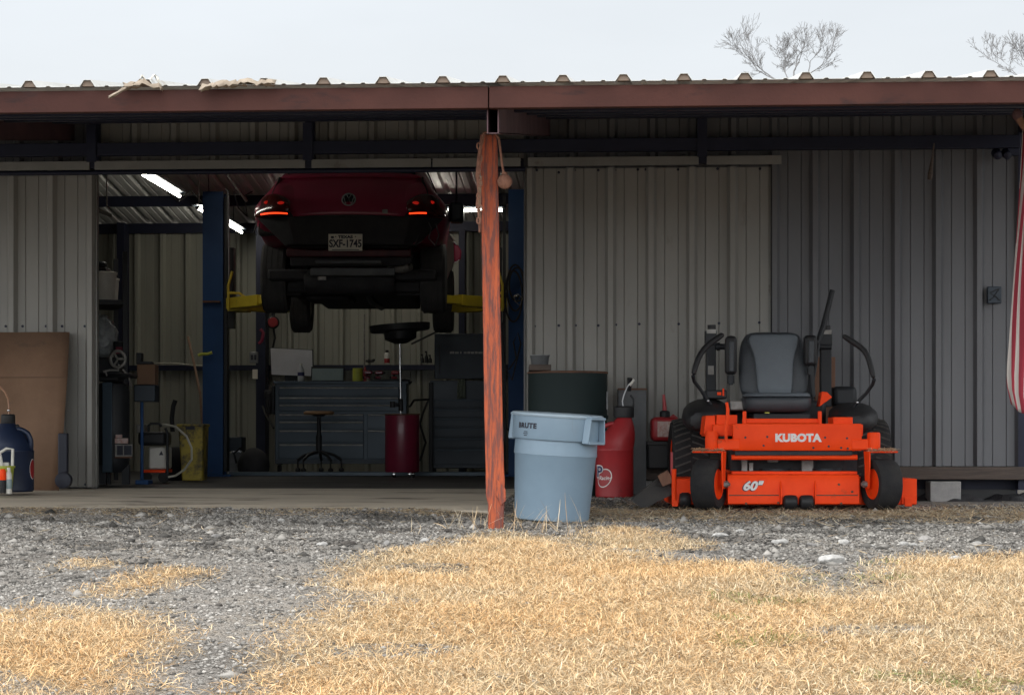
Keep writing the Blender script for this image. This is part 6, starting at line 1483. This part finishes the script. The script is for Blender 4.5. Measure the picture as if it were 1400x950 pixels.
for nm, lb_, px in tl_:
    F2 = onchest(px, .12); k = F2.k; t = thing('cordless_tool', lb_, 'power tool', F2.loc, A)
    mb = MB(); mb.mm((-5 * k, -.04, 6 * k), (6 * k, .04, 11 * k)); mb.mm((-5 * k, -.035, 0), (3 * k, .035, 3.4 * k)); mb.build('housing', M['drain_red'] if px != 540 else M['red_plastic'], t, bevel=.012)
    mb = MB(); mb.tube([(-2 * k, 0, 3 * k), (-1 * k, 0, 7 * k)], 1.6 * k, 10); mb.cyl((6 * k, 0, 8.6 * k), (9 * k, 0, 8.6 * k), 1.6 * k, n=12); mb.mm((-7 * k, -.045, 0), (-5.2 * k, .045, 4 * k)); mb.build('grip', M['black_plastic'], t, bevel=.004)
F2 = onchest(499, .3); k = F2.k
o = MB().cyl((0, 0, 0), (0, 0, 17 * k), 2.2 * k, n=14).cyl((0, 0, 17 * k), (0, 0, 20 * k), 1.2 * k, n=10).build('red_tube', M['red_plastic'], bevel=.002); at_frame(o, F2); tag(o, 'slim red bottle standing just behind the yellow roll', 'bottle')
F2 = onchest(530, .05)
o = MB().mm((F2.x(507), -.03, 0), (F2.x(546), .12, .022)).build('tool_tray', M['frame_black'], bevel=.004); at_frame(o, F2); tag(o, 'low black tray under the red power tools', 'tray')
for q in bpy.data.objects:
    if q.get('category') == 'power tool': q.location.z += .026
# on the girt of the back wall
zgg = zg1
def ongirt(px): return Frame(px, 497, 25.05, z=zgg + .002)
F2 = ongirt(529); k = F2.k
t = thing('spray_can', 'red and white spray can standing on the back wall girt', 'spray can', F2.loc, A); 
mb = MB(); mb.lathe([(0, 0), (3.8 * k, 0), (3.8 * k, 6 * k), (0, 6 * k)], n=18); mb.build('lower_band', M['red_plastic'], t); mb = MB(); mb.lathe([(3.8 * k, 6.01 * k), (3.8 * k, 12.5 * k), (2.4 * k, 14 * k), (0, 14 * k)], n=18); mb.build('can', M['white_plastic'], t); mb = MB(); mb.lathe([(2.2 * k, 14 * k), (2.2 * k, 17.5 * k), (0, 17.5 * k)], n=14); mb.build('cap', M['black_plastic'], t)
F2 = ongirt(506); k = F2.k
t = thing('trigger_gun', 'small black tool lying on the back wall girt', 'tool', F2.loc, A); mb = MB(); mb.mm((-6 * k, -.03, 1 * k), (5 * k, .03, 4 * k)); mb.mm((-3 * k, -.025, 0), (-.5 * k, .025, 5.5 * k)); mb.build('body', M['black_plastic'], t, bevel=.006)
mb = MB(); mb.cyl((3 * k, 0, 3 * k), (6.5 * k, 0, 4.6 * k), .014, n=8); mb.build('nozzle', M['black_plastic'], t)
F2 = ongirt(583); k = F2.k
t = thing('bottle_cluster', 'cluster of small dark spray bottles on the girt by the tool chest lid', 'bottles', F2.loc, A)
for i, (x, h_) in enumerate(((-5.5, 10), (0, 14), (5, 9))):
    mb = MB(); mb.lathe([(0, 0), (2.5 * k, 0), (2.5 * k, h_ * .55 * k), (1 * k, h_ * .8 * k), (1 * k, h_ * k), (0, h_ * k)], (x * k, 0, 0), n=14); mb.mm(((x - 2.2) * k, -.012, h_ * k), ((x + 1) * k, .012, (h_ + 2.2) * k)); mb.build('bottle', M['black_plastic'], t)
# sockets, hanging fittings by the inner post
F2 = Frame(346, 495, 25.0)
t = thing('outlet_box', 'pale electrical box fixed on the dark inner post', 'outlet box', F2.loc, A); mb = MB(); mb.boxp(F2, 341, 481, 352, 496, 0, .08); mb.build('box', M['galv'], t, bevel=.006)
mb = MB(); mb.boxp(F2, 343, 485, 346, 492, -.012, -.001); mb.boxp(F2, 347.5, 485, 350.5, 492, -.012, -.001); mb.build('socket', M['ink'], t)
F2 = Frame(348, 517, 25.0)
o = MB().boxp(F2, 345, 505, 352, 518, 0, .03).build('paper_tag', M['plate'], bevel=.002); at_frame(o, F2); tag(o, 'pale yellow card hanging below the electrical box', 'card')
F2 = Frame(372, 447, 24.6)
t = thing('cord_reel', 'red round cord reel hanging by the dark inner post', 'reel', F2.loc, A); c = F2.p(373.5, 441, 0); k = F2.k
mb = MB(); mb.lathe([(0, -.04), (6.5 * k, -.04), (7 * k, -.02), (7 * k, .04), (0, .04)], (c.x, 0, c.z), n=24, axis='y'); mb.build('drum', M['red_plastic'], t, bevel=.004)
mb = MB(); mb.tube([(c.x + 7.6 * k * math.cos(a_), -.02, c.z + 7.6 * k * math.sin(a_)) for a_ in np.linspace(0, 2 * math.pi, 21)[:-1]], .012, 6, closed=True); mb.tube([(c.x, 0, c.z + 8 * k), (c.x, .0, c.z + 14 * k)], .02, 8); mb.tube([F2.p(374, 449, 0), F2.p(376, 462, 0), F2.p(373, 475, .05), F2.p(378, 480, .1)], .012, 6); mb.build('bracket', M['frame_black'], t)
F2 = Frame(358, 470, 24.9)
o = MB().tube([F2.p(356, 450), F2.p(360, 455), F2.p(358, 466), F2.p(354, 470)], .02, 8).build('red_hook', M['drain_red']); at_frame(o, F2); tag(o, 'dark red hooked strap hanging on the inner post below the reel', 'strap')
# boxes at the foot of the lift column
F2 = Frame(320, 650, 23.4)
t = thing('grey_cabinet', 'small grey box with a dark top standing by the lift column foot', 'box', F2.loc, A)
mb = MB(); mb.boxp(F2, 310, 619, 331, 650, 0, .35); mb.build('box', M['galv'], t, bevel=.008); mb = MB(); mb.boxp(F2, 309, 597, 331, 617, .02, .36); mb.build('dark_top', M['slate_dark'], t, bevel=.01); mb = MB(); mb.boxp(F2, 316, 616, 330, 618.8, -.02, .02); mb.build('handle', M['chrome'], t, bevel=.002)
F2 = Frame(344, 651, 23.0)
t = thing('tool_bag', 'black bulging bag on the floor between the lift column and tool chest', 'bag', F2.loc, A)
mb = MB(); mb.sph((0, .18, .11), .20, (.85, .8, .95), 20, 12); mb.v = [(x, y, max(0, z)) for x, y, z in mb.v]; mb.build('bag', M['car_black'], t, smooth=60); mb = MB(); mb.tube([(-.16, .0, .14), (-.18, -.03, .24), (-.12, -.02, .30), (-.08, .02, .26)], .012, 8); mb.build('strap', M['frame_black'], t)
# stool
F2 = Frame(436, 655, 22.9); k = F2.k
t = thing('shop_stool', 'round tan topped stool on a black star base before the tool chest', 'stool', F2.loc, A)
mb = MB(); mb.lathe([(0, F2.z(572)), (19 * k, F2.z(572)), (21 * k, F2.z(570.5)), (21 * k, F2.z(568.5)), (18 * k, F2.z(567)), (0, F2.z(566.8))], n=32); mb.build('seat', M['tan'], t)
mb = MB(); mb.lathe([(0, F2.z(575)), (8 * k, F2.z(574)), (9 * k, F2.z(572.2)), (0, F2.z(572.2))], n=20); mb.cyl((0, 0, F2.z(575)), (0, 0, F2.z(618)), .022, n=12); mb.cyl((0, 0, F2.z(600)), (0, 0, F2.z(626)), .032, n=12); mb.build('stem', M['frame_black'], t)
for i in range(5):
    a_ = i * 2 * math.pi / 5 + .3; mb = MB(); mb.tube([(0, 0, F2.z(622)), (.16 * math.cos(a_), .16 * math.sin(a_), F2.z(627)), (.24 * math.cos(a_), .24 * math.sin(a_), F2.z(634))], .016, 8); lg = mb.build('leg', M['frame_black'], t)
    mb = MB(); mb.sph((.24 * math.cos(a_), .24 * math.sin(a_), .055), .028); mb.cyl((.24 * math.cos(a_), .24 * math.sin(a_), .06), (.24 * math.cos(a_), .24 * math.sin(a_), F2.z(634)), .010, n=6); mb.build('caster', M['black_plastic'], lg)
t.location.z = 0.0
# waste oil drain
F2 = Frame(550, 652, 21.6); k = F2.k
od = thing('oil_drain', 'crimson waste oil drum on casters with a tall pole and black funnel bowl', 'oil drain', (F2.loc.x, F2.loc.y, 0), A); F2.zb = 0
r = 23.5 * k; z0, z1 = F2.z(645), F2.z(566)
mb = MB(); mb.lathe([(0, z0), (r * .96, z0), (r, z0 + .01), (r, z1 - .02), (r * .97, z1), (0, z1 + .004)], n=44); mb.build('drum', M['drain_red'], od)
mb = MB(); mb.tube([(r * math.cos(a_), r * math.sin(a_), z1 - .004) for a_ in np.linspace(0, 2 * math.pi, 45)[:-1]], .008, 6, closed=True); mb.build('rim', M['rust'], od)
for a_ in (-2.2, -.9, .6, 2.3):
    x, y = r * .75 * math.cos(a_), r * .75 * math.sin(a_); mb = MB(); mb.lathe([(0, -.015), (.032, -.015), (.036, 0), (.032, .015), (0, .015)], (x, y, .036), n=16, axis='x'); mb.mm((x - .02, y - .02, .06), (x + .02, y + .02, z0 + .003)); mb.build('caster', M['chrome'], od)
px_ = F2.x(548)
mb = MB(); mb.cyl((px_, 0, z1), (px_ - .01, 0, F2.z(466)), .011, n=12); mb.build('pole', M['chrome'], od)
mb = MB(); mb.cyl((px_, 0, F2.z(562)), (px_, 0, F2.z(545)), .024, n=12); mb.cyl((px_ - .08, 0, F2.z(553)), (px_ + .02, 0, F2.z(553)), .015, n=10); mb.cyl((px_ - .08, 0, F2.z(557)), (px_ - .08, 0, F2.z(549)), .028, n=10); mb.build('valve', M['black_plastic'], od)
mb = MB(); a, b = F2.p(507, 452), F2.p(589, 445)
cx = F2.x(547); rx = .295
tilt = Matrix.Rotation(R(-4), 4, 'Y')
mb.lathe([(0, -.12), (.06, -.12), (.155, -.075), (.165, .0), (.285, .0), (.295, .01), (.300, .068), (.285, .068), (.275, .02), (0, .015)], n=44); mb.xf(Matrix.Translation((cx, 0, F2.z(453))) @ tilt); mb.build('funnel_bowl', M['black_plastic'], od)
cable('air_hose', 'black air hose bending from the oil drain toward the dark chest', [at_zd(560, 556, 22.6), at_zd(566, 547, 22.8), at_zd(586, 546, 23.2), at_zd(578, 565, 23.2), at_zd(574, 580, 23.2), at_zd(582, 605, 23.2), at_zd(574, 630, 23.2)], .012)
cable('support_rod', 'thin dark rods bracing toward the wheel behind the funnel bowl', [at_zd(563, 470, 24.8), at_zd(600, 452, 24.5)], .012, 'frame_black', 'rod')

cable('wall_cable', 'black cable curving from the dark inner post down to the wide tool chest', [at_zd(359, 555, 24.8), at_zd(363, 566, 24.7), at_zd(370, 578, 24.5), at_zd(374, 585, 24.4)], .012)
cable('wall_cable', 'black cable hanging down the right side of the dark inner post', [at_zd(366, 500, 24.9), at_zd(364, 512, 24.9), at_zd(368, 526, 24.9), at_zd(372, 532, 24.6)], .010)
cable('wall_conduit', 'grey vertical conduit on the back wall behind the drain pole', [at_zd(498, 430, 25.3), at_zd(498, 520, 25.3)], .010, 'dull_steel', 'conduit')
F2 = onchest(548, .2); k = F2.k
o = MB().lathe([(0, 0), (5 * k, 0), (6 * k, 3 * k), (5.4 * k, 3.4 * k), (0, 3 * k)], n=20).tube([(5 * k, 0, 2 * k), (11 * k, -.02, 1 * k), (14 * k, -.03, -2 * k)], .02, 7).build('oil_funnel', M['black_plastic']); at_frame(o, F2); tag(o, 'black funnel lying at the chest edge behind the drain pole', 'funnel')
F2 = Frame(365, 566, 24.15)
o = MB().boxp(F2, 364, 536, 371, 566, 0, .12).boxp(F2, 361, 533, 372, 545, .02, .10).build('hanging_glove', M['car_black'], bevel=.02); at_frame(o, F2); tag(o, 'dark gloves hanging at the end of the wide tool chest', 'gloves')
F2 = Frame(330, 620, 24.9)
